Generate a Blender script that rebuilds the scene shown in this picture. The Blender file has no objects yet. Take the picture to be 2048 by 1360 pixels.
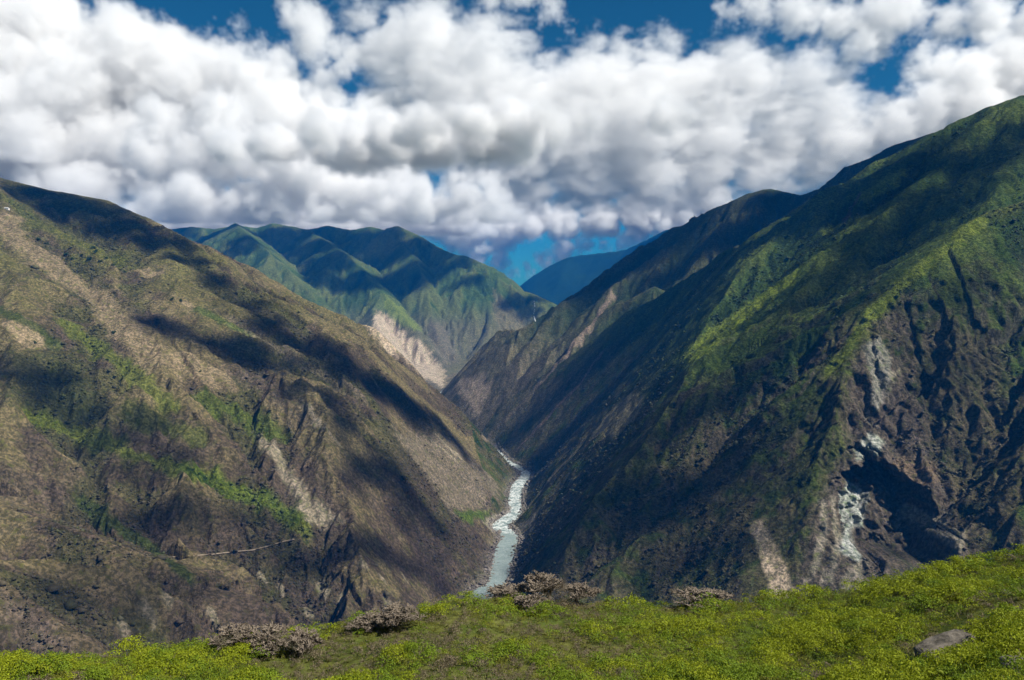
import bpy, math, random, time
import numpy as np
T0 = time.time()
sc = bpy.context.scene
COL = sc.collection
R_ = math.radians
f32 = np.float32

# ------------------------------------------------------------------ camera
PITCH = -4.3
FPX = 1607.0                                   # focal length in pixels of the 2048 px wide photograph
camd = bpy.data.cameras.new('camera')
cam = bpy.data.objects.new('camera', camd)
COL.objects.link(cam)
camd.sensor_width = 36.0
camd.lens = 36.0 * FPX / 2048.0
camd.clip_start = 0.5
camd.clip_end = 120000.0
cam.rotation_euler = (R_(90 + PITCH), 0, 0)
sc.camera = cam

# ------------------------------------------------------------------ sun, sky, exposure
SUN_AZ, SUN_EL = 112.0, 50.0                   # degrees clockwise from the view direction (+Y), above the horizon
SUN = np.array([math.sin(R_(SUN_AZ)) * math.cos(R_(SUN_EL)),
                math.cos(R_(SUN_AZ)) * math.cos(R_(SUN_EL)), math.sin(R_(SUN_EL))])
w = bpy.data.worlds.new('World')
sc.world = w
w.use_nodes = True
nt = w.node_tree
sk = nt.nodes.new('ShaderNodeTexSky')
sk.sky_type = 'NISHITA'
sk.sun_disc = False
sk.sun_elevation = R_(SUN_EL)
sk.sun_rotation = R_(SUN_AZ)
sk.altitude = 3000
sk.air_density = 1.0
sk.dust_density = 0.2
sk.ozone_density = 3.0
pol = nt.nodes.new('ShaderNodeMix'); pol.data_type = 'RGBA'; pol.blend_type = 'MULTIPLY'     # a deep polarised blue
pol.inputs[0].default_value = 1.0; pol.inputs[7].default_value = (.08, .40, .50, 1)
nt.links.new(sk.outputs[0], pol.inputs[6])
nt.links.new(pol.outputs[2], nt.nodes['Background'].inputs[0])
nt.nodes['Background'].inputs[1].default_value = 0.08
sd = bpy.data.lights.new('sun', 'SUN')
sun = bpy.data.objects.new('sun', sd)
COL.objects.link(sun)
sd.energy = 5.0
sd.angle = R_(0.5)
sd.color = (1.0, 0.95, 0.86)
sun.rotation_euler = (R_(90 - SUN_EL), 0, R_(180 - SUN_AZ))
sc.view_settings.view_transform = 'Standard'
sc.view_settings.look = 'None'
sc.view_settings.gamma = 1.0
sc.view_settings.exposure = 0.7
sc.view_settings.use_curve_mapping = False
sc.cycles.use_denoising = True
sc.cycles.use_adaptive_sampling = True
sc.cycles.adaptive_threshold = 0.025

# ------------------------------------------------------------------ helpers
cp, sp_ = math.cos(R_(PITCH)), math.sin(R_(PITCH))


def ray(px, py):
    xr, yr = (px - 1024.0) / FPX, (680.0 - py) / FPX
    return np.array([xr, cp - yr * sp_, sp_ + yr * cp])


def W(px, py, Y):
    """where the line of sight through a pixel stands at the distance Y"""
    d = ray(px, py)
    return d * (Y / d[1])


def hash2(ix, iy, seed):
    h = (ix.astype(np.uint32) * np.uint32(374761393) + iy.astype(np.uint32) * np.uint32(668265263)
         + np.uint32((seed * 974634777 + 12345) & 0xffffffff))
    h = (h ^ (h >> np.uint32(13))) * np.uint32(1274126177)
    h = h ^ (h >> np.uint32(16))
    return h


def gnoise(x, y, seed=0):
    """gradient noise, about -1..1"""
    x0 = np.floor(x); y0 = np.floor(y)
    fx = (x - x0).astype(f32); fy = (y - y0).astype(f32)
    ix = x0.astype(np.int64); iy = y0.astype(np.int64)
    u = fx * fx * fx * (fx * (fx * 6 - 15) + 10); v = fy * fy * fy * (fy * (fy * 6 - 15) + 10)

    def g(dx, dy):
        a = hash2(ix + dx, iy + dy, seed).astype(f32) * f32(2 * math.pi / 4294967296.0)
        return np.cos(a) * (fx - dx) + np.sin(a) * (fy - dy)
    n0 = g(0, 0); n1 = g(1, 0); n2 = g(0, 1); n3 = g(1, 1)
    a = n0 + u * (n1 - n0); b = n2 + u * (n3 - n2)
    return (a + v * (b - a)) * f32(1.5)


def fbm(x, y, oct=4, seed=0, gain=0.5):
    s = 0; a = 1.0; t = 0
    for o in range(oct):
        s = s + a * gnoise(x * 2 ** o, y * 2 ** o, seed + o * 17)
        t += a; a *= gain
    return s / t


def sstep(a, b, x):
    t = np.clip((x - a) / (b - a), 0, 1)
    return t * t * (3 - 2 * t)


def mesh_grid(name, co, mats, keep=None, attrs=None, smooth=True):
    """co: (n, m, 3) grid of points -> one mesh; keep: (n-1, m-1) mask of faces"""
    n, m = co.shape[:2]
    idx = np.arange(n * m, dtype=np.int32).reshape(n, m)
    q = np.stack([idx[:-1, :-1], idx[1:, :-1], idx[1:, 1:], idx[:-1, 1:]], -1)
    q = q[keep] if keep is not None else q.reshape(-1, 4)
    used = np.zeros(n * m, bool); used[q.ravel()] = True
    remap = np.cumsum(used) - 1
    return mesh_raw(name, co.reshape(-1, 3)[used], remap[q], mats, 4,
                    {k: a.reshape((n * m,) + a.shape[2:])[used] for k, a in (attrs or {}).items()}, smooth)


def mesh_raw(name, v, f, mats, k=4, attrs=None, smooth=True, mat_idx=None):
    me = bpy.data.meshes.new(name)
    v = np.ascontiguousarray(v, dtype=f32); f = np.ascontiguousarray(f, dtype=np.int32)
    me.vertices.add(len(v)); me.vertices.foreach_set('co', v.ravel())
    me.loops.add(f.size); me.loops.foreach_set('vertex_index', f.ravel())
    me.polygons.add(len(f)); me.polygons.foreach_set('loop_start', np.arange(len(f), dtype=np.int32) * k)
    me.polygons.foreach_set('loop_total', np.full(len(f), k, dtype=np.int32))
    me.polygons.foreach_set('use_smooth', np.full(len(f), smooth))
    if mat_idx is not None:
        me.polygons.foreach_set('material_index', np.ascontiguousarray(mat_idx, dtype=np.int32))
    for m in (mats if isinstance(mats, (list, tuple)) else [mats]):
        me.materials.append(m)
    for nm, a in (attrs or {}).items():
        if a.ndim == 2:
            at = me.attributes.new(nm, 'FLOAT_COLOR', 'POINT')
            c = np.ones((len(v), 4), f32); c[:, :a.shape[1]] = a
            at.data.foreach_set('color', c.ravel())
        else:
            at = me.attributes.new(nm, 'FLOAT', 'POINT')
            at.data.foreach_set('value', np.ascontiguousarray(a, dtype=f32))
    me.update(calc_edges=True)
    return me


def link(name, me, parent=None, kind=None, label=None, cat=None, group=None, loc=None):
    o = bpy.data.objects.new(name, me)
    COL.objects.link(o)
    if parent: o.parent = parent
    if kind: o['kind'] = kind
    if label: o['label'] = label
    if cat: o['category'] = cat
    if group: o['group'] = group
    if loc is not None: o.location = loc
    return o


class NT:
    """small helper for node trees"""
    def __init__(self, name):
        self.mat = bpy.data.materials.new(name)
        self.mat.use_nodes = True
        self.t = self.mat.node_tree
        self.t.nodes.clear()
        self.out = self.t.nodes.new('ShaderNodeOutputMaterial')

    def n(self, typ, ins=None, **kw):
        nd = self.t.nodes.new(typ)
        for k, v in kw.items(): setattr(nd, k, v)
        for k, v in (ins or {}).items():
            if hasattr(v, 'is_linked'): self.t.links.new(v, nd.inputs[k])
            else: nd.inputs[k].default_value = v
        return nd

    def noise(self, vec, scale, detail=4, rough=0.55, dist=0.0):
        return self.n('ShaderNodeTexNoise', {'Vector': vec, 'Scale': scale, 'Detail': detail, 'Roughness': rough, 'Distortion': dist}).outputs[0]

    def math(self, op, a, b=0.0, clamp=False):
        return self.n('ShaderNodeMath', {0: a, 1: b}, operation=op, use_clamp=clamp).outputs[0]

    def rng(self, x, a, b, c=0.0, d=1.0, smooth=False):
        return self.n('ShaderNodeMapRange', {0: x, 1: a, 2: b, 3: c, 4: d}, interpolation_type='SMOOTHSTEP' if smooth else 'LINEAR').outputs[0]

    def mix(self, fac, a, b, mode='MIX'):
        nd = self.n('ShaderNodeMix', data_type='RGBA', blend_type=mode)
        for i, v in ((0, fac), (6, a), (7, b)):
            if hasattr(v, 'is_linked'): self.t.links.new(v, nd.inputs[i])
            else: nd.inputs[i].default_value = (v[0], v[1], v[2], 1) if i else v
        return nd.outputs[2]

    def attr(self, name, col=False):
        a = self.n('ShaderNodeAttribute', attribute_name=name)
        return a.outputs['Color' if col else 'Fac']

    def bsdf(self, color, rough=0.9, normal=None, spec=0.1, **kw):
        if isinstance(color, tuple): color = tuple(color[:3]) + (1.0,)
        ins = {'Base Color': color, 'Roughness': rough, 'Specular IOR Level': spec}
        if normal is not None: ins['Normal'] = normal
        ins.update(kw)
        b = self.n('ShaderNodeBsdfPrincipled', ins)
        self.t.links.new(b.outputs[0], self.out.inputs['Surface'])
        return b


# ------------------------------------------------------------------ terrain: crest lines of the canyon's mountains
# each: name, owner, slope on the left and right hand of the line's direction, crest radius, points (pixel x, pixel y, distance)
RIDGES = [
    # left hillside: parallel spurs running down to the river
    ('A', 0, .95, .42, 12, [(-260, 300, 2150), (0, 355, 2200), (100, 380, 2230), (210, 400, 2250), (285, 432, 2260), (325, 466, 2270),
                       (350, 470, 2270), (415, 490, 2270), (480, 530, 2270), (560, 575, 2270), (640, 625, 2270), (720, 680, 2270),
                       (830, 748, 2270), (900, 803, 2270), (955, 868, 2270), (995, 920, 2250), (1012, 940, 2230)]),
    ('B', 0, .62, .50, 16, [(150, 545, 1900), (300, 625, 1840), (430, 692, 1790), (560, 733, 1740), (640, 752, 1720), (690, 790, 1700), (740, 860, 1690),
                       (830, 965, 1660), (875, 1018, 1640), (930, 1058, 1620), (980, 1080, 1600)]),
    ('B2', 0, .45, .55, 18, [(0, 640, 1560), (140, 690, 1540), (280, 750, 1530), (420, 830, 1520), (500, 872, 1510), (560, 900, 1510), (610, 960, 1500), (700, 1060, 1480), (800, 1100, 1470)]),
    ('C', 0, .45, .60, 16, [(-200, 745, 1270), (0, 800, 1270), (200, 872, 1270), (340, 925, 1270), (470, 985, 1270), (590, 1062, 1270), (690, 1056, 1270), (745, 1052, 1280), (800, 1068, 1285),
                       (850, 1094, 1290), (900, 1135, 1300), (955, 1180, 1310)]),
    ('D', 0, .55, .75, 14, [(-250, 910, 1020), (-80, 985, 1000), (60, 1035, 980), (180, 1070, 960), (300, 1120, 945), (400, 1185, 930), (500, 1275, 920), (560, 1330, 915)]),
    ('E', 0, .6, .7, 12, [(-150, 1075, 800), (-40, 1125, 780), (50, 1195, 765), (130, 1265, 755), (200, 1330, 745)]),
    # right mountain
    ('R1', 1, 1.1, .62, 8, [(2350, 300, 1450), (2048, 402, 1430), (1985, 420, 1410), (1930, 450, 1390), (1880, 492, 1370), (1830, 530, 1350), (1785, 580, 1320), (1750, 635, 1290)]),
    ('R1b', 1, 1.25, .70, 10, [(1750, 635, 1290), (1700, 690, 1290), (1640, 765, 1300), (1570, 850, 1310), (1500, 925, 1320), (1420, 1010, 1330), (1330, 1110, 1340), (1250, 1190, 1340)]),
    ('R1c', 1, .9, .9, 8, [(1570, 850, 1310), (1540, 930, 1240), (1510, 1020, 1190), (1490, 1120, 1130), (1450, 1210, 1080)]),
    ('R2', 1, .66, .66, 12, [(2350, 175, 1700), (2048, 290, 1690), (1960, 370, 1680), (1860, 440, 1670), (1760, 510, 1660), (1690, 570, 1660), (1620, 640, 1660), (1560, 700, 1660),
                        (1500, 765, 1660), (1440, 825, 1660), (1380, 880, 1650), (1290, 965, 1640), (1200, 1050, 1620), (1120, 1120, 1590), (1050, 1170, 1560)]),
    ('R3', 1, .60, .60, 14, [(2350, 192, 2000), (2048, 190, 2000), (1980, 212, 2010), (1890, 258, 2030), (1810, 315, 2050), (1730, 375, 2070), (1660, 430, 2080), (1600, 470, 2090),
                        (1560, 510, 2090), (1510, 548, 2090), (1450, 575, 2080), (1405, 615, 2060), (1350, 700, 2030), (1300, 768, 2010),
                        (1220, 838, 1990), (1160, 895, 1980), (1110, 945, 1980), (1070, 992, 1970), (1048, 1015, 1940)]),
    ('R3b', 1, .62, .62, 14, [(2048, 240, 1850), (1900, 360, 1840), (1790, 440, 1830), (1690, 510, 1830), (1600, 575, 1830), (1480, 680, 1820), (1390, 765, 1810), (1290, 850, 1800), (1190, 945, 1790), (1100, 1030, 1770), (1050, 1075, 1740)]),
    # the mountain across the bend
    ('R4', 2, .75, .62, 16, [(2300, 285, 2500), (1870, 265, 2500), (1790, 290, 2650), (1720, 345, 2740), (1650, 375, 2820), (1600, 390, 2880), (1540, 378, 2960), (1500, 386, 2990), (1440, 412, 3030), (1390, 440, 3060),
                        (1350, 482, 3060), (1300, 515, 3060), (1230, 560, 3030), (1130, 602, 3000), (1100, 632, 2980), (1070, 662, 2950), (1000, 682, 2900),
                        (950, 694, 2840), (905, 745, 2780), (884, 775, 2730), (895, 815, 2650), (930, 858, 2580), (958, 890, 2530)]),
    ('R4a', 2, .7, .7, 10, [(1130, 602, 3000), (1100, 660, 2900), (1050, 720, 2820), (1000, 785, 2720), (960, 850, 2600)]),
    ('R4b', 2, .7, .75, 8, [(1400, 640, 2620), (1350, 605, 2640), (1312, 573, 2660), (1270, 612, 2650), (1200, 682, 2620), (1150, 735, 2600), (1080, 800, 2570), (1000, 862, 2520), (970, 890, 2500)]),
    ('R4c', 2, .7, .75, 12, [(1480, 600, 2450), (1360, 640, 2430), (1260, 722, 2410), (1180, 800, 2380), (1100, 862, 2350), (1040, 915, 2320), (1025, 930, 2310)]),
    # green mountains under the cloud
    ('T0', 3, .7, .62, 20, [(150, 440, 6100), (330, 460, 6100), (380, 453, 6100), (430, 458, 6100), (478, 450, 6100), (510, 456, 6150), (545, 446, 6200), (580, 452, 6200), (615, 459, 6200), (655, 451, 6200), (700, 460, 6150), (740, 453, 6100), (770, 460, 6050), (795, 452, 6000), (840, 473, 5800), (872, 494, 5700), (912, 510, 5500), (930, 511, 5400), (958, 524, 5300),
                       (992, 553, 5200), (1015, 572, 5150), (1060, 586, 5100), (1100, 604, 5000), (1180, 660, 4900)]),
    ('T1', 3, .72, .6, 10, [(470, 446, 6000), (480, 456, 5500), (539, 505, 5100), (585, 550, 4900), (623, 585, 4750), (684, 638, 4550), (760, 712, 4300)]),
    ('T2', 3, .72, .6, 14, [(620, 462, 6000), (645, 478, 5700), (692, 508, 5300), (730, 546, 5050), (764, 584, 4850), (799, 622, 4650), (835, 662, 4450), (880, 712, 4250)]),
    ('T2b', 3, .8, .8, 10, [(764, 584, 4850), (745, 620, 4600), (752, 645, 4400), (790, 700, 4150), (850, 770, 3900)]),
    ('T3', 3, .8, .7, 12, [(795, 462, 6000), (808, 492, 5600), (832, 520, 5300), (850, 570, 5000), (862, 620, 4750), (880, 680, 4450)]),
    ('T4', 3, .8, .7, 10, [(930, 511, 5400), (958, 545, 5150), (975, 590, 4950), (982, 640, 4700), (965, 690, 4450), (930, 735, 4250)]),
    ('T5', 3, .8, .7, 10, [(905, 510, 5500), (900, 560, 5150), (915, 610, 4900), (915, 660, 4650), (905, 710, 4400)]),
    ('T6', 3, .8, .7, 10, [(1015, 572, 5150), (1030, 610, 4950), (1040, 650, 4750), (1000, 700, 4450)]),
    # shoulder below the lookout
    ('G', 4, .85, .85, 25, [(-3000, 1300, 60), (400, 1500, 60), (1000, 1400, 75), (1700, 1300, 70), (5000, 900, 70)]),
]

RIVER_PX = [(1011, 921, 22), (1040, 936, 24), (1052, 948, 26), (1036, 970, 30), (1029, 1000, 28), (1032, 1020, 26), (1018, 1036, 36), (1000, 1050, 34),
            (1012, 1064, 34), (1019, 1076, 36), (1010, 1100, 40), (1003, 1130, 36), (992, 1168, 32)]


def zriver(y):
    return -520.0 + np.maximum(0, y - 2300.0) * 0.035


def river_pt(px, py):
    d = ray(px, py)
    t = 1000.0
    for _ in range(60):
        t = zriver(t * d[1]) / d[2]
    return d * t


riv = [tuple(river_pt(a, b)[:2]) + (wd * .72,) for a, b, wd in RIVER_PX]
riv = [(-60, 3950, 26), (-330, 3300, 26), (-300, 2900, 26), (-150, 2620, 26), (-60, 2420, 24)] + riv + [(-48, 1300, 30), (-60, 1180, 30), (-20, 900, 40), (60, 600, 40), (60, 200, 40)]
RIV = np.array(riv)

# radii of the terrain's rings: closer together where the slopes stand steep
NA = 940
az = np.radians(np.linspace(-38, 38, NA)).astype(f32)
rr = np.concatenate([np.geomspace(95, 620, 40, endpoint=False), np.geomspace(620, 1000, 130, endpoint=False), np.geomspace(1000, 1420, 300, endpoint=False),
                     np.geomspace(1420, 2450, 300, endpoint=False), np.geomspace(2450, 3100, 110, endpoint=False), np.geomspace(3100, 6900, 190)]).astype(f32)
NR = len(rr)
X = np.sin(az)[:, None] * rr[None]
Y = np.cos(az)[:, None] * rr[None]


def polyline_tent(x, y, P, sl, sr, rad):
    """height of the ridge whose crest is the 3D polyline P, and the distance from the crest"""
    best = np.full(x.shape, -1e9, f32); bd = np.zeros(x.shape, f32)
    for a, b in zip(P[:-1], P[1:]):
        dx, dy = b[0] - a[0], b[1] - a[1]
        L2 = dx * dx + dy * dy + 1e-6
        t = ((x - a[0]) * dx + (y - a[1]) * dy) / f32(L2)
        t = np.clip(t, 0, 1)
        ex = x - (a[0] + t * dx); ey = y - (a[1] + t * dy)
        side = (dx * ey - dy * ex)
        d = np.sqrt(ex * ex + ey * ey)
        sn = side / (d * f32(math.sqrt(L2)) + f32(1e-3))
        s = sr + (sl - sr) * (0.5 + 0.5 * np.clip(sn * 1.6, -1, 1))
        z = (a[2] + t * (b[2] - a[2])) - s * (np.sqrt(d * d + rad * rad) - rad)
        m = z > best
        best = np.where(m, z, best); bd = np.where(m, d, bd)
    return best, bd


def poly_dist(x, y, P):
    best = np.full(x.shape, 1e9, f32); wd = np.zeros(x.shape, f32)
    for a, b in zip(P[:-1], P[1:]):
        dx, dy = b[0] - a[0], b[1] - a[1]
        t = np.clip(((x - a[0]) * dx + (y - a[1]) * dy) / f32(dx * dx + dy * dy + 1e-6), 0, 1)
        d = np.hypot(x - (a[0] + t * dx), y - (a[1] + t * dy))
        m = d < best
        best = np.where(m, d, best)
        if len(a) > 2: wd = np.where(m, a[2] + t * (b[2] - a[2]), wd)
    return best, wd


def smooth_line(P, n=4):
    """Catmull-Rom through the points"""
    P = np.array(P, float)
    Q = np.vstack([2 * P[0] - P[1], P, 2 * P[-1] - P[-2]])
    out = []
    for i in range(1, len(Q) - 2):
        for k in range(n):
            t = k / n
            out.append(0.5 * ((2 * Q[i]) + (-Q[i - 1] + Q[i + 1]) * t + (2 * Q[i - 1] - 5 * Q[i] + 4 * Q[i + 1] - Q[i + 2]) * t ** 2
                              + (-Q[i - 1] + 3 * Q[i] - 3 * Q[i + 1] + Q[i + 2]) * t ** 3))
    out.append(P[-1])
    return np.array(out)


RIVS = smooth_line(RIV, 4)


def gradient(Z):
    ga, gr = np.gradient(Z, az, rr)
    r = rr[None]
    sa, ca = np.sin(az)[:, None], np.cos(az)[:, None]
    gx = gr * sa + ga / r * ca
    gy = gr * ca - ga / r * sa
    return gx.astype(f32), gy.astype(f32)


def gullies(x, y, gx, gy, waves, seed):
    """branching gullies that run down the slope: waves laid across the fall line, each finer set turned by the coarser ones"""
    H = np.zeros(x.shape, f32)
    for k, (lam, amp) in enumerate(waves):
        g = np.sqrt(gx * gx + gy * gy) + f32(1e-4)
        ux, uy = -gy / g, gx / g
        px, py = x / f32(lam), y / f32(lam)
        ix = np.floor(px); iy = np.floor(py)
        fx, fy = px - ix, py - iy
        ii, jj = ix.astype(np.int64), iy.astype(np.int64)
        sw = np.zeros(x.shape, f32); sv = np.zeros(x.shape, f32); sdv = np.zeros(x.shape, f32)
        for i in (-1, 0, 1):
            for j in (-1, 0, 1):
                h = hash2(ii + i, jj + j, seed + 31 * k)
                ox = (h & np.uint32(0xffff)).astype(f32) / f32(65536.0); oy = (h >> np.uint32(16)).astype(f32) / f32(65536.0)
                qx = fx - i - ox; qy = fy - j - oy
                d2 = qx * qx + qy * qy
                wgt = np.maximum(0, 1 - d2 / f32(1.9)) ** 3
                ph = (qx * ux + qy * uy) * f32(2 * math.pi * 0.9)
                sw += wgt; sv += np.cos(ph) * wgt; sdv -= np.sin(ph) * wgt
        sw += f32(1e-3)
        sv /= sw; sdv /= sw
        mg = np.sqrt(sv * sv + sdv * sdv) + f32(1e-4)
        tri = 1 - np.arccos(np.clip(sv / mg, -1, 1)) * f32(2 / math.pi)          # sharp ribs and notches
        v = (.3 * sv + .7 * tri * np.minimum(1, mg * 1.6)); dv = sdv * f32(2 * math.pi * 0.9 / lam)
        fade = sstep(.12, .45, g)
        H += f32(amp) * v * fade
        gx = gx + f32(amp * .8) * dv * ux * fade; gy = gy + f32(amp * .8) * dv * uy * fade
    return H


# domain warp so that no crest is a ruler line
wx = 8 * fbm(X / 260, Y / 260, 3, 5); wy = 8 * fbm(X / 260, Y / 260, 3, 9)
wk = sstep(500, 1000, np.hypot(X, Y))
XW, YW = (X + wx * wk).astype(f32), (Y + wy * wk).astype(f32)
Z = np.full(X.shape, -1e9, f32); DC = np.zeros(X.shape, f32); OWN = np.zeros(X.shape, np.int8)
for name, own, sl, sr, rad, pts in RIDGES:
    P = [W(*p) for p in pts]
    z, d = polyline_tent(XW, YW, P, sl, sr, rad)
    m = z > Z
    Z = np.where(m, z, Z); DC = np.where(m, d, DC); OWN = np.where(m, own, OWN)
z = np.interp(XW, [-3000, -1480, -1000, -700, -400, -150, 0, 40, 3000], [330, 330, 60, -120, -310, -480, -560, -620, -900]).astype(f32)
z = z - .15 * (2250 - YW) - 55 * sstep(2150, 1850, YW) - np.maximum(0, YW - 2200) * 1.2
m = z > Z
Z = np.where(m, z, Z); DC = np.where(m, 150, DC); OWN = np.where(m, 0, OWN)
RD, RW = poly_dist(X, Y, RIVS)
ZR = zriver(Y)
Z = np.maximum(Z, ZR - 4 + 0.04 * RD)

gx, gy = gradient(Z)
crest_fade = 0.12 + 0.88 * sstep(8, 160, DC)
Yr = np.hypot(X, Y)
far = sstep(3200, 4200, Yr)
near_mask = sstep(450, 800, Yr)
g1 = gullies(XW, YW, gx, gy, [(270, 34), (125, 19), (60, 9.5), (29, 4.8), (14, 2.2)], 3)
g2 = gullies(XW, YW, gx, gy, [(420, 16), (210, 18), (105, 14), (52, 9), (26, 5)], 77)
nearcliff = sstep(1480, 1400, np.hypot(X, Y)) * sstep(420, 520, X)
chute = np.exp(-((X - 325) / 45) ** 2 - ((Y - 1000) / 110) ** 2)
upl = 1 - .85 * chute * (OWN == 1) - (1 - .85 * chute) * (OWN == 1) * .35 * (1 - nearcliff) - .55 * (OWN == 0) * sstep(-230, -60, Z)
Z = Z + (g1 * (1 - far) * upl + g2 * far) * crest_fade * near_mask
rough = fbm(X / 90, Y / 90, 5, 40, .55) * 7 + np.abs(fbm(X / 40, Y / 40, 4, 60)) * -5
Z = Z + rough * (0.25 + .75 * crest_fade) * near_mask
# the river's channel
bd_ = np.maximum(0, RD - RW * .5)
wob = 5 * fbm(X / 38, Y / 38, 3, 777)
bd_ = np.maximum(0, bd_ + wob)
bank = ZR - 3 + np.minimum(bd_, 16) * 0.25 + np.maximum(0, bd_ - 16) * 1.15
Z = np.where(Y > 500, np.minimum(Z, np.maximum(bank, ZR - 3)), Z)
Z = np.maximum(Z, ZR - 4)
Z = np.where(Z > 440, 440 + 34 * np.tanh((Z - 440) / 34), Z).astype(f32)
print('terrain', round(time.time() - T0, 1), NA * NR)


def hit(px, py, rmin=300):
    """first point of the terrain on a line of sight"""
    d = ray(px, py)
    a = math.atan2(d[0], d[1])
    c = (a - az[0]) / (az[1] - az[0])
    i = int(np.clip(c, 0, NA - 2)); fcol = c - i
    col = Z[i] * (1 - fcol) + Z[i + 1] * fcol
    hz = rr * (d[2] / math.hypot(d[0], d[1]))
    k = np.where((col >= hz) & (rr > rmin))[0]
    if len(k) == 0: return None
    r = rr[k[0]]
    return np.array([math.sin(a) * r, math.cos(a) * r, hz[k[0]]])



# ------------------------------------------------------------------ cave and cliffs of the near right mountain: the rock face is pushed into the hill
co = np.stack([X, Y, Z], -1).astype(f32)
gx, gy = gradient(Z)
SL = np.sqrt(gx * gx + gy * gy)
cliff = (X > 330) & (X < 800) & (Y > 950) & (Y < 1420) & (Z < 0)
cl = sstep(.7, 1.2, SL) * cliff * sstep(330, 420, X)
rn = np.abs(fbm(X / 45, Z / 70, 4, 201, .55)) * -22 + fbm(X / 14, Z / 22, 3, 202) * 4 + 4
co[..., 1] -= rn * cl
co[..., 0] += cl * 5 * fbm(Y / 20, Z / 20, 3, 203)
lowl = (OWN == 0) * sstep(-300, -400, Z) * sstep(.45, .8, SL) * sstep(1500, 1150, np.hypot(X, Y))
rl = np.abs(fbm(X / 30, Z / 50, 4, 221, .55)) * -15 + fbm(X / 10, Z / 16, 3, 222) * 3 + 3
co[..., 1] -= rl * lowl
CC = hit(1792, 1035)
ca_, cb_ = 60.0, 80.0
ex = (X - CC[0]) / ca_ + .30 * fbm(Z / 30, X / 30, 4, 210); ez = (Z - CC[2]) / cb_ + .34 * fbm(X / 24, Z / 24, 4, 211)
q = ex * ex + np.where(ez > 0, ez * ez * 1.6, ez * ez)
inc = np.sqrt(np.clip(1 - q, 0, 1)) * (np.abs(Y - CC[1]) < 190)
co[..., 1] += (75 * sstep(0, .6, inc) * (0.75 + .25 * inc) + 12 * sstep(0, .3, inc) * fbm(X / 12, Z / 12, 3, 215)) * cliff
CAVE = inc

# ------------------------------------------------------------------ what covers the ground (colours of soil, grass, scrub, rock)
D0 = np.hypot(X, Y)
def lap(Zz):
    a = np.gradient(np.gradient(Zz, axis=0), axis=0) / (rr[None] * (az[1] - az[0])) ** 2
    b = np.gradient(np.gradient(Zz, rr, axis=1), rr, axis=1)
    return (a + b)
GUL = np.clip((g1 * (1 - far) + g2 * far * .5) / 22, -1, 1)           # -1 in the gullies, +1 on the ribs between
nA = fbm(X / 330, Y / 330, 4, 101); nB = fbm(X / 120, Y / 120, 5, 102, .6); nC = fbm(X / 38, Y / 38, 4, 103, .65); nD = fbm(X / 11, Y / 11, 3, 104, .7)
hz = co[..., 2]


def C3(*c): return np.array(c, f32)


def lay(T, m, c):
    m = np.clip(m, 0, 1)[..., None]
    return T * (1 - m) + np.asarray(c, f32) * m


GRASS, DRY, SCRUB, DARK, BUSH = C3(.105, .118, .026), C3(.20, .158, .090), C3(.104, .078, .06), C3(.052, .045, .034), C3(.045, .072, .018)
ROCK, PALE, PINK, SAND = C3(.125, .10, .086), C3(.30, .25, .195), C3(.34, .255, .20), C3(.27, .205, .135)
T = np.zeros(X.shape + (3,), f32)
# left hillside
L = np.zeros(X.shape + (3,), f32); L[:] = SCRUB
L = lay(L, sstep(-.25, .35, nB + .35 * GUL), DRY)
up = sstep(-260, 60, hz)
L = lay(L, .75 * up * sstep(-.3, .25, nA + .5 * nC), C3(.14, .132, .042))
L = lay(L, .6 * sstep(.1, .45, nB * .5 - .5 * GUL + .35 * nC), C3(.088, .092, .03))
L = lay(L, .8 * sstep(.12, .42, -nB * .6 - .4 * nC - .15), DARK)
low = sstep(-250, -400, hz)
L = lay(L, .85 * low * sstep(-.3, .2, nC + nA), C3(.074, .053, .047))
# right mountain
Rm = np.zeros(X.shape + (3,), f32); Rm[:] = C3(.055, .088, .02)
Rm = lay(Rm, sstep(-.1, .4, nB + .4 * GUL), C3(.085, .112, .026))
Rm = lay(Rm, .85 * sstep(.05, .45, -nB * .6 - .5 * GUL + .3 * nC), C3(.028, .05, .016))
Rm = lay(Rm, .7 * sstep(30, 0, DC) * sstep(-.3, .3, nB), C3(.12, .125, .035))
lowr = np.maximum(sstep(-90, -340, hz + 90 * nB), .8 * nearcliff)
Rm = lay(Rm, .8 * lowr * sstep(-.25, .25, nC + .3 * nA + .15), C3(.118, .094, .06))
Rm = lay(Rm, .75 * sstep(1.0, 1.5, SL + .4 * nC) * sstep(1700, 1400, D0), ROCK * .75)
Rm = lay(Rm, .7 * lowr * sstep(.1, .4, nB - .3 * nC), C3(.05, .06, .022))
# the spur across the bend
S = np.zeros(X.shape + (3,), f32); S[:] = C3(.05, .068, .028)
S = lay(S, sstep(-.2, .3, nB + .4 * GUL) * .8, C3(.085, .085, .042))
S = lay(S, .85 * sstep(-120, -340, hz + 60 * nB), C3(.185, .15, .11))
S = lay(S, .5 * sstep(.1, .4, -nB - .3 * GUL), C3(.03, .045, .018))
# green mountains below the cloud
F = np.zeros(X.shape + (3,), f32); F[:] = C3(.072, .115, .035)
F = lay(F, sstep(-.2, .4, nA + .5 * GUL), C3(.13, .15, .05))
F = lay(F, .8 * sstep(.05, .5, -.8 * GUL - .3 * nA), C3(.03, .06, .018))
F = lay(F, .8 * sstep(-120, -300, hz + 70 * nA), C3(.17, .15, .10))
own = OWN[..., None]
T = np.where(own == 0, L, np.where(own == 1, Rm, np.where(own == 2, S, np.where(own == 3, F, L))))

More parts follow.
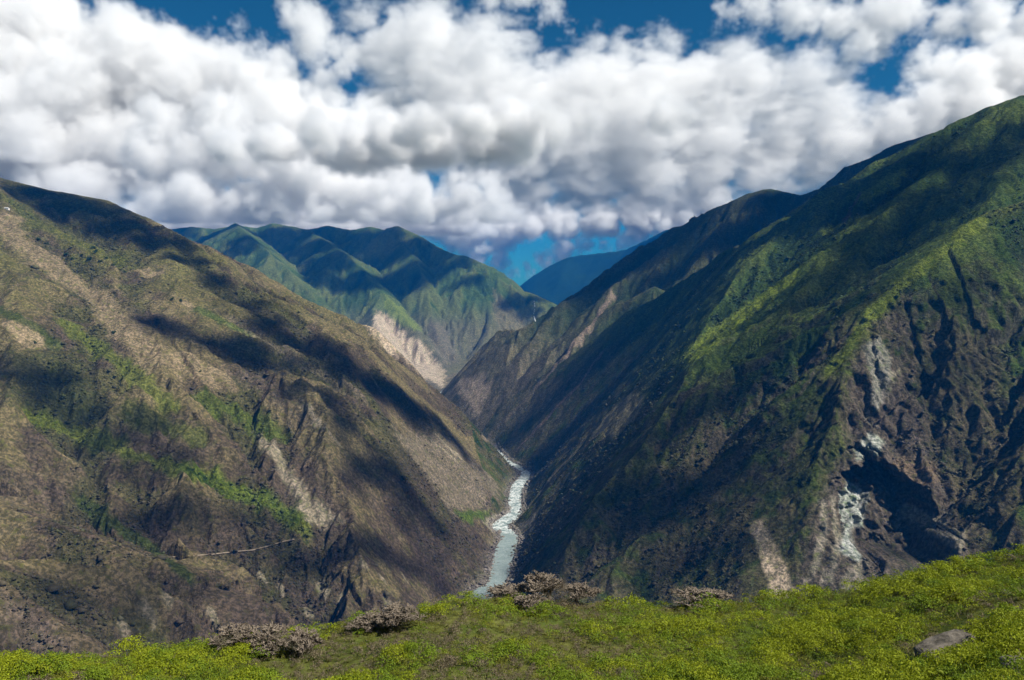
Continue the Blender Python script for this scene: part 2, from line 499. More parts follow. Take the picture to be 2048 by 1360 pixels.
wpx = (X + 9 * fbm(X / 45, Y / 45, 3, 301) * np.clip(D0 / 1500, .6, 3)).astype(f32)
wpy = (Y + 9 * fbm(X / 45, Y / 45, 3, 302) * np.clip(D0 / 1500, .6, 3)).astype(f32)


def paint_face(P, c, k=1.0, soft=6, ragged=.6):
    """a patch on the standing cliff, measured across its face"""
    Q = on_ground(list(P) + [P[0]], 8)
    m_ = (X > 260) & (X < 800) & (Y > 850) & (Y < 1420) & (Z < 0) & (np.abs(Y - np.median(Q[:, 1])) < 170)
    i, j = np.where(m_)
    sl = (slice(i.min(), i.max() + 1), slice(j.min(), j.max() + 1))
    x = co[sl][..., 0] + 5 * fbm(co[sl][..., 0] / 16, Z[sl] / 16, 3, 311); y = Z[sl] + 5 * fbm(co[sl][..., 0] / 16, Z[sl] / 16, 3, 312)
    ins = np.zeros(x.shape, bool)
    A = Q[:, [0, 2]]
    for a, b in zip(A, np.roll(A, -1, 0)):
        ins ^= ((a[1] > y) != (b[1] > y)) & (x < (b[0] - a[0]) * (y - a[1]) / (b[1] - a[1] + 1e-9) + a[0])
    d, _ = poly_dist(x.astype(f32), y.astype(f32), A)
    d = np.where(ins, d, -d)
    T[sl] = lay(T[sl], k * m_[sl] * sstep(-soft * .5, soft, d + soft * ragged * 1.5 * (nC[sl] + .7 * nD[sl])), c)


def on_ground(P, step=14):
    out = []
    for a, b in zip(P[:-1], P[1:]):
        n_ = max(1, int(math.hypot(b[0] - a[0], b[1] - a[1]) / step))
        for k in range(n_):
            h = hit(a[0] + (b[0] - a[0]) * k / n_, a[1] + (b[1] - a[1]) * k / n_)
            if h is not None: out.append(h)
    h = hit(*P[-1])
    if h is not None: out.append(h)
    return np.array(out)


def window(Q, pad):
    lo, hi = Q[:, :2].min(0) - pad, Q[:, :2].max(0) + pad
    a = np.arctan2([lo[0], lo[0], hi[0], hi[0]], [lo[1], hi[1], lo[1], hi[1]])
    i0, i1 = np.searchsorted(az, a.min()), np.searchsorted(az, a.max())
    r0 = math.hypot(min(abs(lo[0]), abs(hi[0])) if lo[0] * hi[0] > 0 else 0, lo[1]); r1 = math.hypot(max(abs(lo[0]), abs(hi[0])), hi[1])
    j0, j1 = np.searchsorted(rr, r0), np.searchsorted(rr, r1)
    return slice(max(0, i0 - 1), i1 + 1), slice(max(0, j0 - 1), j1 + 1)


def paint_line(P, width, c, k=1.0, ragged=.6):
    Q = on_ground(P)
    if len(Q) < 2: return
    sl = window(Q, width * 3)
    d, _ = poly_dist(wpx[sl], wpy[sl], Q[:, :2])
    m = sstep(1.0, .35, d / width + ragged * (nC[sl] + .6 * nD[sl]))
    T[sl] = lay(T[sl], k * m, c)


def paint_poly(P, c, k=1.0, soft=10, ragged=.6):
    Q = on_ground(list(P) + [P[0]])
    if len(Q) < 3: return
    sl = window(Q, soft * 3)
    x, y = wpx[sl], wpy[sl]
    ins = np.zeros(x.shape, bool)
    for a, b in zip(Q, np.roll(Q, -1, 0)):
        cr = ((a[1] > y) != (b[1] > y))
        ins ^= cr & (x < (b[0] - a[0]) * (y - a[1]) / (b[1] - a[1] + 1e-9) + a[0])
    d, _ = poly_dist(x, y, np.vstack([Q, Q[:1]])[:, :2])
    d = np.where(ins, d, -d)
    m = sstep(-soft * .5, soft, d + soft * ragged * 1.5 * (nC[sl] + .7 * nD[sl]))
    T[sl] = lay(T[sl], k * m, c)


# left hillside
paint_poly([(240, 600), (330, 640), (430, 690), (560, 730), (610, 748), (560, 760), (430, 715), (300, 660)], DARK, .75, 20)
paint_line([(0, 440), (60, 500), (130, 550), (190, 600), (240, 650), (300, 715), (380, 730), (440, 750)], 42, SAND * 1.05, .9)
paint_line([(0, 390), (80, 450), (150, 480), (230, 520)], 30, GRASS * .95, .6)
paint_poly([(0, 645), (48, 640), (88, 662), (76, 672), (132, 702), (60, 700), (20, 672)], SAND * 1.25, .95, 5, .3)
paint_poly([(5, 428), (48, 432), (50, 438), (10, 437)], SAND * 1.2, .95, 4, .2)
paint_poly([(272, 541), (300, 538), (328, 552), (290, 556)], SAND * 1.15, .9, 5, .3)
paint_poly([(340, 592), (372, 602), (402, 618), (372, 613)], SAND * 1.2, .8, 5, .3)
paint_poly([(0, 690), (110, 700), (185, 760), (240, 850), (150, 870), (0, 810)], C3(.06, .072, .024), .65, 25)
paint_line([(0, 620), (60, 650), (110, 690)], 16, C3(.06, .085, .02), .8)
paint_line([(60, 835), (130, 862), (230, 895), (330, 930), (430, 962), (540, 1012), (605, 1056)], 17, C3(.14, .165, .028), .8)
paint_line([(370, 935), (420, 965), (470, 985), (540, 1000), (590, 1030)], 20, C3(.10, .135, .024), .85)
paint_line([(380, 940), (410, 962)], 12, C3(.03, .055, .014), .9)
paint_line([(170, 1010), (260, 1070), (330, 1115), (375, 1148)], 13, C3(.052, .072, .02), .85)
paint_line([(130, 650), (180, 690), (250, 735), (300, 780), (340, 810)], 24, C3(.14, .165, .03), .75)
paint_line([(400, 800), (450, 815), (500, 840), (560, 870)], 26, C3(.10, .13, .025), .8)
paint_line([(260, 830), (320, 850), (400, 880)], 20, C3(.10, .125, .024), .6)
paint_line([(400, 620), (440, 640), (500, 670)], 22, C3(.09, .13, .035), .7)
paint_poly([(505, 868), (545, 880), (572, 925), (620, 985), (665, 1015), (692, 1050), (650, 1052), (610, 1045), (575, 985), (540, 920)], PALE * 1.05, .9, 8)
paint_poly([(440, 735), (520, 745), (600, 800), (640, 860), (600, 870), (530, 800)], C3(.15, .115, .095), .6, 16)
paint_line([(608, 800), (640, 850), (680, 890)], 5, PALE, .8); paint_line([(600, 795), (625, 830)], 4, PALE * .9, .7)
paint_poly([(612, 845), (645, 835), (650, 860), (620, 870)], PALE, .7, 6)
paint_poly([(780, 865), (850, 855), (920, 890), (990, 960), (1008, 990), (960, 1030), (900, 1030), (850, 950)], C3(.225, .18, .14), .85, 18)
for a in ((840, 865, 905, 915), (870, 870, 930, 925), (900, 880, 950, 930)): paint_line([a[:2], a[2:]], 5, PALE * 1.1, .8)
paint_poly([(915, 1025), (960, 1020), (980, 1040), (940, 1050)], C3(.085, .125, .025), .8, 8)
paint_line([(480, 610), (560, 640), (640, 690), (760, 790), (850, 860)], 30, C3(.085, .07, .052), .6)
paint_line([(460, 640), (560, 700), (640, 745), (720, 800)], 20, C3(.19, .155, .115), .6)
paint_poly([(0, 1180), (60, 1210), (160, 1290), (110, 1310), (0, 1300)], C3(.16, .12, .10), .7, 10)
paint_poly([(0, 920), (70, 960), (130, 1010), (90, 1040), (0, 1000)], C3(.17, .13, .095), .6, 14)
for px, py, r in ((290, 1215, 14), (330, 1190, 10), (720, 1118, 8), (760, 1150, 7), (800, 1140, 9), (560, 1170, 12), (640, 1170, 10), (520, 1145, 10), (240, 1250, 12), (420, 1225, 12), (680, 1190, 9), (610, 1215, 10), (770, 1195, 10)):
    paint_line([(px, py), (px + r, py + r * 1.6)], 6, PALE * .95, .8)
# across the bend
paint_poly([(908, 775), (925, 755), (965, 748), (985, 770), (972, 800), (958, 840), (948, 835), (928, 805)], C3(.44, .34, .27), .9, 14)
paint_poly([(900, 765), (950, 700), (1010, 690), (1040, 700), (1000, 760), (960, 750), (920, 760)], C3(.19, .16, .10), .7, 20)
paint_line([(1228, 592), (1200, 630), (1165, 672), (1140, 700), (1105, 740), (1060, 790), (1015, 838), (968, 878)], 13, C3(.31, .23, .19), .85)
paint_line([(1203, 706), (1165, 762), (1108, 822), (1060, 872), (1035, 900)], 9, C3(.22, .15, .125), .85)
paint_poly([(1010, 800), (1060, 775), (1130, 760), (1090, 820), (1020, 870), (970, 890), (965, 880)], C3(.17, .145, .09), .6, 16)
# right mountain
paint_poly([(1262, 786), (1292, 790), (1268, 842), (1222, 882), (1182, 882), (1178, 860), (1222, 822)], C3(.25, .21, .135), .9, 9)
paint_line([(1160, 895), (1110, 945), (1080, 985), (1060, 1010)], 9, C3(.25, .205, .15), .85)
paint_poly([(1340, 722), (1420, 655), (1500, 603), (1588, 542), (1602, 560), (1540, 604), (1440, 690), (1372, 738)], C3(.175, .215, .03), .95, 14)  # green meadow strip, its colour brightened to stand for strong sunlight
paint_poly([(1370, 740), (1450, 690), (1560, 640), (1540, 700), (1440, 760)], C3(.095, .135, .024), .8, 16)
paint_poly([(1708, 402), (1770, 350), (1822, 330), (1800, 372), (1732, 412)], C3(.16, .20, .03), .85, 10)
paint_poly([(1640, 462), (1668, 438), (1682, 452), (1652, 472)], C3(.15, .19, .03), .85, 8)
paint_line([(1660, 740), (1700, 690), (1750, 620), (1830, 545), (1900, 495), (1960, 440)], 16, C3(.15, .18, .028), .85)
paint_line([(1560, 740), (1640, 660), (1720, 600)], 20, C3(.05, .095, .018), .8)
paint_line([(1720, 390), (1700, 420), (1690, 440)], 9, C3(.14, .085, .075), .7)
paint_poly([(1725, 672), (1790, 690), (1830, 780), (1870, 930), (1925, 1040), (1920, 1120), (1700, 1190), (1570, 1190), (1610, 1050), (1690, 900), (1700, 760)], ROCK * .85, .8, 14)
paint_face([(1700, 690), (1760, 672), (1830, 780), (1880, 930), (1925, 1040), (1920, 1120), (1700, 1190), (1600, 1190), (1620, 1050), (1690, 900)], ROCK * .95, .7, 14)
paint_face([(1668, 1100), (1692, 1050), (1742, 985), (1790, 1020), (1780, 1085), (1715, 1125)], C3(.46, .47, .47), .9, 4)
paint_face([(1704, 900), (1738, 864), (1766, 878), (1756, 905), (1712, 922)], C3(.42, .43, .40), .9, 4)
paint_face([(1724, 690), (1755, 668), (1782, 715), (1775, 770), (1742, 850), (1728, 845), (1742, 760)], C3(.29, .275, .25), .75, 5)
paint_face([(1755, 940), (1800, 910), (1860, 918), (1880, 950), (1850, 985), (1790, 965)], C3(.19, .135, .10), .85, 6)
for L_ in ([(1632, 1000), (1648, 1000), (1660, 1070), (1640, 1140), (1605, 1170), (1622, 1110), (1640, 1060)], [(1660, 990), (1672, 990), (1684, 1090), (1668, 1170), (1640, 1170), (1664, 1090)], [(1690, 1130), (1740, 1120), (1720, 1180), (1680, 1180)], [(1775, 740), (1800, 735), (1770, 810)], [(1850, 1040), (1900, 1020), (1890, 1080), (1850, 1100)]):
    paint_face(L_, C3(.30, .26, .215), .8, 4)
paint_poly([(1503, 1045), (1532, 1058), (1560, 1120), (1596, 1192), (1540, 1195), (1520, 1120)], C3(.42, .33, .255), .95, 3, .3)
paint_line([(1517, 1050), (1535, 1090), (1550, 1135), (1568, 1192)], 13, C3(.42, .33, .255), .95, .35)
paint_poly([(1845, 650), (1960, 640), (2040, 760), (2040, 1080), (1930, 1090), (1880, 900)], C3(.105, .088, .055), .6, 25)
# the pale landslide cliff at the foot of the green mountain
paint_poly([(730, 650), (757, 622), (778, 628), (802, 660), (850, 690), (893, 745), (888, 778), (850, 758), (800, 718), (760, 690)], C3(.58, .45, .365), .95, 22)
paint_poly([(770, 590), (830, 640), (850, 668), (800, 655), (770, 625)], C3(.19, .23, .05), .85, 25)
paint_poly([(850, 640), (890, 650), (920, 720), (890, 745), (860, 690)], C3(.17, .145, .115), .8, 30)
paint_poly([(985, 580), (1010, 600), (1060, 655), (1010, 670), (985, 640)], C3(.19, .16, .10), .7, 30)
# gravel and boulder bars along the river
g_ = sstep(30, 6, RD - RW * .5 + 10 * nC) * (Y > 900)
T = lay(T, .8 * g_ * sstep(-.2, .2, nB + .2), C3(.25, .215, .18))
paint_poly([(1008, 1078), (1040, 1050), (1078, 1020), (1070, 1050), (1050, 1085), (1030, 1090)], C3(.27, .235, .20), .9, 5, .3)
paint_poly([(965, 1046), (990, 1026), (1022, 1012), (1030, 1000), (1018, 1030), (996, 1048), (985, 1066)], C3(.32, .28, .23), .9, 4, .3)
paint_poly([(905, 1024), (950, 1016), (985, 1022), (968, 1042), (930, 1048)], C3(.09, .13, .025), .75, 6)
# streaks, scrub mottling and pale stones at the finest scale the mesh holds
T *= (1 + .28 * nC + .30 * nD)[..., None]
T = np.clip(T, .012, .6)
print('ground cover', round(time.time() - T0, 1))


def terrain_material(name):
    N = NT(name)
    geo = N.n('ShaderNodeNewGeometry')
    pos = geo.outputs['Position']
    base = N.attr('tint', True)
    n1 = N.noise(pos, .045, 5, .65)
    n2 = N.noise(pos, .22, 6, .68)
    n3 = N.noise(pos, .11, 3, .6)
    c = N.mix(N.rng(n1, .38, .64), N.mix(1.0, base, (.72, .74, .68), 'MULTIPLY'), base)
    c = N.mix(N.rng(n2, .44, .60), N.mix(1.0, c, (.42, .46, .40), 'MULTIPLY'), N.mix(1.0, c, (1.22, 1.18, 1.12), 'MULTIPLY'))
    c = N.mix(N.rng(n3, .56, .66), c, N.mix(1.0, c, (.55, .68, .42), 'MULTIPLY'))
    hgt = N.math('ADD', n2, N.math('MULTIPLY', n1, 1.5))
    b = N.n('ShaderNodeBump', {'Strength': 1.0, 'Distance': 3.5, 'Height': hgt})
    N.bsdf(c, .95, b.outputs[0], .03)
    return N.mat


TM = terrain_material('terrain')
fown = OWN[:-1, :-1]
NAMES = ['hillside', 'mountain', 'canyon_spur', 'far_mountain', 'slope']
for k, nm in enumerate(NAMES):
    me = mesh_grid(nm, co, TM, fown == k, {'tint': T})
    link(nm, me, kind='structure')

# the blue ridge closing the valley
fr = [(940, 600, 9800), (1000, 585, 9600), (1035, 576, 9500), (1060, 556, 9400), (1100, 531, 9300), (1140, 513, 9200), (1190, 508, 9000), (1250, 500, 8600), (1290, 481, 8100), (1340, 456, 7600), (1385, 440, 7200), (1460, 430, 6900)]
frp = np.array([W(*p) for p in fr])
u = np.linspace(0, len(fr) - 1, 220)
crest = np.stack([np.interp(u, np.arange(len(fr)), frp[:, k]) for k in range(3)], -1)
rows = []
for k in range(-14, 40):
    d = k * 28.0 if k >= 0 else k * 60
    rows.append(np.stack([crest[:, 0] - .35 * d, crest[:, 1] - d, crest[:, 2] - abs(d) * .62], -1))
fco = np.array(rows)
fco[..., 2] += gnoise(fco[..., 0] / 300, fco[..., 1] / 900, 4) * np.minimum(40, np.abs(np.arange(-14, 40))[:, None] * 8) + fbm(fco[..., 0] / 120, fco[..., 1] / 120, 4, 8) * 12
fco[..., 2] = np.minimum(fco[..., 2], 470)
ft = np.zeros(fco.shape, f32); ft[:] = (.018, .05, .032)
link('distant_ridge', mesh_grid('distant_ridge', fco[::-1], TM, None, {'tint': ft}), kind='structure')

# ------------------------------------------------------------------ river
rs = RIVS[RIVS[:, 1] > 500]
tan = np.gradient(rs[:, :2], axis=0); tan /= np.linalg.norm(tan, axis=1)[:, None] + 1e-9
nrm = np.stack([-tan[:, 1], tan[:, 0]], -1)
cols = []
for k in np.linspace(-1, 1, 13):
    p = rs[:, :2] + nrm * (rs[:, 2:3] * .5 + 5) * k
    cols.append(np.column_stack([p, zriver(p[:, 1]) - .9]))
N = NT('river_water')
pos = N.n('ShaderNodeNewGeometry').outputs['Position']
f1 = N.noise(pos, .06, 6, .7, 1.2); f2 = N.noise(pos, .25, 5, .7, .6)
foam = N.rng(N.math('ADD', N.math('MULTIPLY', f1, .6), N.math('MULTIPLY', f2, .5)), .50, .62, smooth=True)
rap = N.attr('rapid')
foam = N.math('MULTIPLY', foam, rap)
wc = N.mix(foam, (.18, .235, .215), (.70, .73, .70))
bm = N.n('ShaderNodeBump', {'Strength': .6, 'Distance': 1.2, 'Height': f2})
N.bsdf(wc, .22, bm.outputs[0], .5)
RIVM = N.mat
rco = np.array(cols)
ry = rco[..., 1]
rapid = .15 + .72 * sstep(1600, 1640, ry)
link('river', mesh_grid('river', rco, RIVM, None, {'rapid': rapid.astype(f32)}), kind='structure')

# ------------------------------------------------------------------ the near shoulder below the lookout
SKY_PX = [(-400, 1335), (0, 1312), (150, 1302), (400, 1280), (560, 1272), (640, 1270), (700, 1252), (830, 1218), (930, 1196), (1040, 1198), (1180, 1204), (1350, 1210), (1600, 1194), (1750, 1168), (1900, 1135), (2048, 1104), (2500, 1000)]
SKY_PX = [(a, b + 24 + (12 if a < 600 else 0)) for a, b in SKY_PX]
SKU = np.array([ray(*p)[0] / ray(*p)[1] for p in SKY_PX]); SKS = np.array([ray(*p)[2] / ray(*p)[1] for p in SKY_PX])


def fg_params(u):
    ysk = np.interp(u, [-.8, -.64, -.3, 0, .35, .64, .9], [50, 52, 62, 74, 72, 64, 60])
    return ysk, np.interp(u, SKU, SKS) * ysk


def fg_z(x, y):
    r = np.hypot(x, y)
    a = np.clip(np.arctan2(x, y), -.78, .78)
    u = np.tan(a)
    ye = np.where(np.abs(np.arctan2(x, y)) < .78, y, r * math.cos(.78))
    ysk, zsk = fg_params(u)
    t = np.clip(ye / ysk, 0, 3)
    g = np.where(t < 1, t * (1 + .72 * (1 - t)), 1 + (t - 1) * .28 + 3.2 * (t - 1) ** 2)
    back = sstep(0, -30, y)
    z = -1.7 * np.clip(1 - t, 0, 1) ** 3 + zsk * g
    z = z * (1 - back) + back * (-1.7 + np.maximum(0, -y) * .35)
    return z + (.45 * gnoise(x / 9, y / 9, 5) + .22 * gnoise(x / 3.3, y / 3.3, 6)) * sstep(6, 20, r) - .15


fa = np.concatenate([np.radians(np.linspace(-180, -46, 40, endpoint=False)), np.radians(np.linspace(-46, 46, 300)), np.radians(np.linspace(46, 180, 41)[1:])])
frr = np.concatenate([np.linspace(.3, 22, 26, endpoint=False), np.linspace(22, 82, 150, endpoint=False), np.linspace(82, 125, 24)])
gX = np.sin(fa)[:, None] * frr[None]; gY = np.cos(fa)[:, None] * frr[None]
gZ = fg_z(gX, gY)
gt = np.zeros(gX.shape + (3,), f32); gt[:] = (.11, .115, .03)
gt = lay(gt, sstep(-.2, .3, fbm(gX / 6, gY / 6, 4, 9)), C3(.08, .105, .02))
bank_m = sstep(.59, .615, np.arctan2(gX, gY) * 1.0) * sstep(66, 60, gY) * sstep(40, 46, gY)
gt = lay(gt, bank_m, C3(.15, .10, .065))
N = NT('near_ground')
pos = N.n('ShaderNodeNewGeometry').outputs['Position']
na = N.noise(pos, 1.2, 6, .7)
c = N.mix(N.rng(na, .4, .62), N.mix(1.0, N.attr('tint', True), (.5, .5, .45), 'MULTIPLY'), N.attr('tint', True))
N.bsdf(c, .95, N.n('ShaderNodeBump', {'Strength': 1.0, 'Distance': .15, 'Height': na}).outputs[0], .05)
NEARM = N.mat
link('ground', mesh_grid('ground', np.stack([gX, gY, gZ], -1), NEARM, None, {'tint': gt}), kind='structure')


def leaf_material(name):
    N = NT(name)
    c = N.attr('tint', True)
    oi = N.n('ShaderNodeObjectInfo')
    c = N.mix(N.rng(oi.outputs['Random'], 0, 1, 0, .35), c, N.mix(1.0, c, (.62, .72, .6), 'MULTIPLY'))
    d = N.n('ShaderNodeBsdfPrincipled', {'Base Color': c, 'Roughness': .7, 'Specular IOR Level': .2})
    t = N.n('ShaderNodeBsdfTranslucent', {'Color': c})
    m = N.n('ShaderNodeMixShader', {0: .35, 1: d.outputs[0], 2: t.outputs[0]})
    N.t.links.new(m.outputs[0], N.out.inputs['Surface'])
    return N.mat


LEAF = leaf_material('leaf')
N = NT('bark')
N.bsdf(N.mix(N.rng(N.noise(N.n('ShaderNodeNewGeometry').outputs['Position'], 9, 4), .35, .65), (.10, .078, .06), (.19, .155, .125)), .9)
BARK = N.mat
rng = np.random.default_rng(7)


def shrub_geo(nleaf, R, H, size, base, var, seed, lumps=7, yellow=0.0):
    """leaf sprigs spread through several overlapping lumps: vertices, triangles, tint"""
    g = np.random.default_rng(seed)
    lc = np.column_stack([g.uniform(-.62, .62, lumps) * R, g.uniform(-.62, .62, lumps) * R, g.uniform(.35, .78, lumps) * H])
    lr = g.uniform(.32, .5, lumps) * R
    k = g.integers(0, lumps, nleaf)
    d = g.normal(size=(nleaf, 3)); d /= np.linalg.norm(d, axis=1)[:, None]
    d[:, 2] = np.abs(d[:, 2]) * .9 - .25
    p = lc[k] + d * (lr[k] * g.uniform(.55, 1.05, nleaf))[:, None] * np.array([1, 1, .8 * H / R])
    p[:, 2] = np.maximum(p[:, 2], .03)
    n = d + g.normal(size=(nleaf, 3)) * .55 + np.array([0, 0, .45]); n /= np.linalg.norm(n, axis=1)[:, None]
    a = np.cross(n, g.normal(size=(nleaf, 3))); a /= np.linalg.norm(a, axis=1)[:, None]
    b = np.cross(n, a)
    s = size * g.uniform(.6, 1.35, nleaf)[:, None]
    v = np.stack([p - a * s * .5, p + b * s * .32 + n * s * .12, p + a * s * .6, p - b * s * .32 + n * s * .12], 1)
    i = np.arange(nleaf, dtype=np.int32)[:, None] * 4
    t = np.concatenate([i + [0, 1, 2], i + [0, 2, 3]], 0) if False else (i + [0, 3, 2, 1])
    col = np.array(base) * (1 + var * g.normal(size=(nleaf, 1)))
    col = col + np.array([.05, .04, 0]) * yellow * g.uniform(0, 1, (nleaf, 1))
    return v.reshape(-1, 3), t, np.repeat(np.clip(col, .01, .5), 4, 0)


def tube_geo(a, b, ra, rb, sides=4):
    a, b = np.array(a, float), np.array(b, float)
    d = (b - a) / (np.linalg.norm(b - a) + 1e-9)
    e = np.cross(d, [.3, .5, .8]); e /= np.linalg.norm(e); f = np.cross(d, e)
    an = np.arange(sides) * 2 * math.pi / sides
    ring = np.cos(an)[:, None] * e + np.sin(an)[:, None] * f
    v = np.vstack([a + ring * ra, b + ring * rb])
    q = [(k, (k + 1) % sides, sides + (k + 1) % sides, sides + k) for k in range(sides)]
    return v, np.array(q)


def join(parts):
    V, Fq, o = [], [], 0
    for v, q in parts:
        V.append(v); Fq.append(q + o); o += len(v)
    return np.vstack(V), np.vstack(Fq)


KINDS = {  # base colour, variation, radius, height, sprig size
    'bright': ((.23, .27, .012), .14, .95, .8, .08, .6, 'bright yellow-green leafy shrub'),
    'green': ((.15, .215, .014), .14, .95, .85, .085, .4, 'fresh mid-green bushy shrub'),
    'olive': ((.165, .17, .024), .16, .85, .65, .075, .5, 'dull olive low shrub'),
    'dry': ((.19, .15, .095), .25, .8, .6, .075, 0, 'dry grey-brown twiggy shrub'),
}
PROTO = {}
for ki, (kn, (bc, var, R, H, ls, yl, lab)) in enumerate(KINDS.items()):
    PROTO[kn] = []
    for k in range(4):
        v, q, c = shrub_geo(800, R, H, ls, bc, var, 100 + ki * 10 + k, 7 + k, yl)
        me = mesh_raw('shrub_' + kn, v, q, LEAF, 4, {'tint': c.astype(f32)}, smooth=False)
        st = join([tube_geo((0, 0, -.25), (math.cos(a) * R * .45, math.sin(a) * R * .45, H * .6), .022, .008) for a in np.arange(5) * 1.256 + k])
        ms = mesh_raw('stem_' + kn, st[0], st[1], BARK, 4)
        low = [shrub_geo(150, R, H, ls * 1.75, bc, var, 300 + ki * 10 + k * 3 + j, 6, yl) for j in range(2)]
        PROTO[kn].append((me, ms, low))

# where the shrubs stand
n_try = 18000
ua = rng.uniform(-.72, .72, n_try); ysk_, _ = fg_params(ua)
tt = np.sqrt(rng.uniform(.30 ** 2, 1.08 ** 2, n_try))
sy = ysk_ * tt; sx = ua * sy
keep_ = []
cell = {}
for i in range(n_try):
    x, y = sx[i], sy[i]
    if not -.68 < x / y < .68: continue
    sl_ = fg_z(x, y) / y
    if sl_ < -.56: continue
    key = (int(x // 1.0), int(y // 1.0))
    if any((x - a) ** 2 + (y - b) ** 2 < .36 for dx in (-1, 0, 1) for dy in (-1, 0, 1) for a, b in cell.get((key[0] + dx, key[1] + dy), ())): continue
    cell.setdefault(key, []).append((x, y)); keep_.append(i)
sx, sy = sx[keep_], sy[keep_]
zone = fbm(sx / 9, sy / 14, 3, 71); zone2 = fbm(sx / 4, sy / 6, 2, 72)
u_ = sx / sy
green_bias = .18 * sstep(.05, .35, u_) + .12 * sstep(-.2, -.5, u_) - .05 * np.exp(-((u_ - .02) / .22) ** 2) + .6 * (zone) + .25 * zone2
ROCKS = [(1890, 1302, 62, 'long flat grey boulder tilted among the green shrubs near the lower right corner', 3.7, 1.5, .85),
         (2036, 1345, 47, 'pale flat-topped boulder cut by the lower right corner of the view', 1.6, 1.2, .6),
         (1935, 1345, 44, 'small brown stone below the long flat boulder', .55, .4, .3),
         (1985, 1262, 52, 'rounded brown stone at the foot of the bare earth bank', .6, .5, .4),
         (2010, 1190, 56, 'angular rust-brown stone half buried high in the bare earth bank', .8, .6, .5)]


def fg_hit(px, py):
    d = ray(px, py)
    for t in np.arange(15, 110, .15):
        p = d * t
        if p[2] <= fg_z(p[0], p[1]): return p
    return d * 70


rock_p = [fg_hit(a, b) for a, b, *_ in ROCKS]
shr = []
for i in range(len(sx)):
    x, y = sx[i], sy[i]
    b = green_bias[i] + .12 * rng.normal()
    an = math.atan2(x, y)
    if .585 < an < .66 and 42 < y < 62 and rng.random() < .8: continue
    if any(math.hypot(x - p[0], (y - p[1]) * .6) < R_[4] * .62 for p, R_ in zip(rock_p, ROCKS)): continue
    kn = 'bright' if b > .14 else 'green' if b > .05 else 'olive' if b > -.10 else 'dry'
    if kn == 'bright' and zone2[i] < -.15: kn = 'green'
    s = rng.uniform(.55, 1.15) * (1.25 if kn in ('bright', 'green') else .95) * (.75 + .5 * sstep(-.3, .4, zone2[i]))
    shr.append((x, y, float(fg_z(x, y)), s, kn, rng.uniform(0, 6.28), int(rng.integers(0, 4))))


def in_view(x, y, z):
    yy = y * cp + z * sp_; zz = -y * sp_ + z * cp
    return abs(x / yy) < .66 and -.45 < zz / yy < .4


order = sorted(range(len(shr)), key=lambda i: -(shr[i][3] / shr[i][1]) * in_view(*shr[i][:3]))
single = order[:300]; rest = order[300:]
for i in single:
    x, y, z, s, kn, rz, k = shr[i]
    me, ms, _ = PROTO[kn][k]
    rk = min(range(len(ROCKS)), key=lambda q: math.hypot(x - rock_p[q][0], y - rock_p[q][1]))
    dk = math.hypot(x - rock_p[rk][0], y - rock_p[rk][1]); up_ = y / float(fg_params(x / y)[0]) > .8
    if dk < 3.2: place = ('beside the long flat boulder', 'beside the pale boulder cut by the corner', 'beside the small brown stone', 'beside the rounded bank stone', 'beside the angular bank stone')[rk]
    elif x / y < -.3: place = 'at the left end of the near slope'
    elif x / y < -.08: place = 'between the two brown tree clumps'
    elif x / y < .18: place = 'just before the brown trees by the river' if up_ else 'at the bottom edge below the river'
    elif x / y < .40: place = 'on the crest below the scree chute' if up_ else 'low on the slope below the scree chute'
    else: place = 'on the near crest below the cave' if up_ else 'low on the right of the near slope'
    o = link('shrub', me, label=KINDS[kn][6] + ' ' + place, cat='shrub', group=KINDS[kn][6] + 's ' + place, loc=(x, y, z))
    o.rotation_euler = (0, 0, rz); o.scale = (s, s, s * (.85 + .3 * ((i * 37) % 10) / 10))
    link('stem', ms, parent=o)
Vs, Fs, Cs, off = [], [], [], 0
for n_, i in enumerate(rest):
    x, y, z, s, kn, rz, k = shr[i]
    v, q, c = PROTO[kn][k][2][n_ % 2]
    cr, sr_ = math.cos(rz), math.sin(rz)
    w_ = v * s
    Vs.append(np.column_stack([w_[:, 0] * cr - w_[:, 1] * sr_ + x, w_[:, 0] * sr_ + w_[:, 1] * cr + y, w_[:, 2] + z]))
    Fs.append(q[:, :3] + off); Cs.append(c * rng.uniform(.75, 1.15)); off += len(v)
link('shrubbery', mesh_raw('shrubbery', np.vstack(Vs), np.vstack(Fs), LEAF, 3, {'tint': np.vstack(Cs).astype(f32)}, smooth=False), kind='stuff')
# dry grass tufts between the shrubs
ng_ = 5200
gu = rng.uniform(-.7, .7, ng_); gy_ = fg_params(gu)[0] * np.sqrt(rng.uniform(.3, 1.1, ng_)); gx_ = gu * gy_
gz_ = fg_z(gx_, gy_)
nb_ = 5
bx_ = np.repeat(np.column_stack([gx_, gy_, gz_]), nb_, 0)
an = rng.uniform(0, 6.28, ng_ * nb_); ln = rng.uniform(.12, .34, ng_ * nb_)
tip = bx_ + np.column_stack([np.cos(an) * ln * .6, np.sin(an) * ln * .6, ln])
sd_ = np.column_stack([-np.sin(an), np.cos(an), np.zeros_like(an)]) * .05
gv = np.stack([bx_ - sd_, bx_ + sd_, tip], 1).reshape(-1, 3)
gc = np.repeat(np.where(rng.random((ng_ * nb_, 1)) < .5, np.array([[.20, .165, .08]]), np.array([[.12, .135, .03]])), 3, 0)
link('grass', mesh_raw('grass', gv, np.arange(len(gv)).reshape(-1, 3), LEAF, 3, {'tint': gc.astype(f32)}, smooth=False), kind='stuff')
print('shrubs', len(shr), round(time.time() - T0, 1))

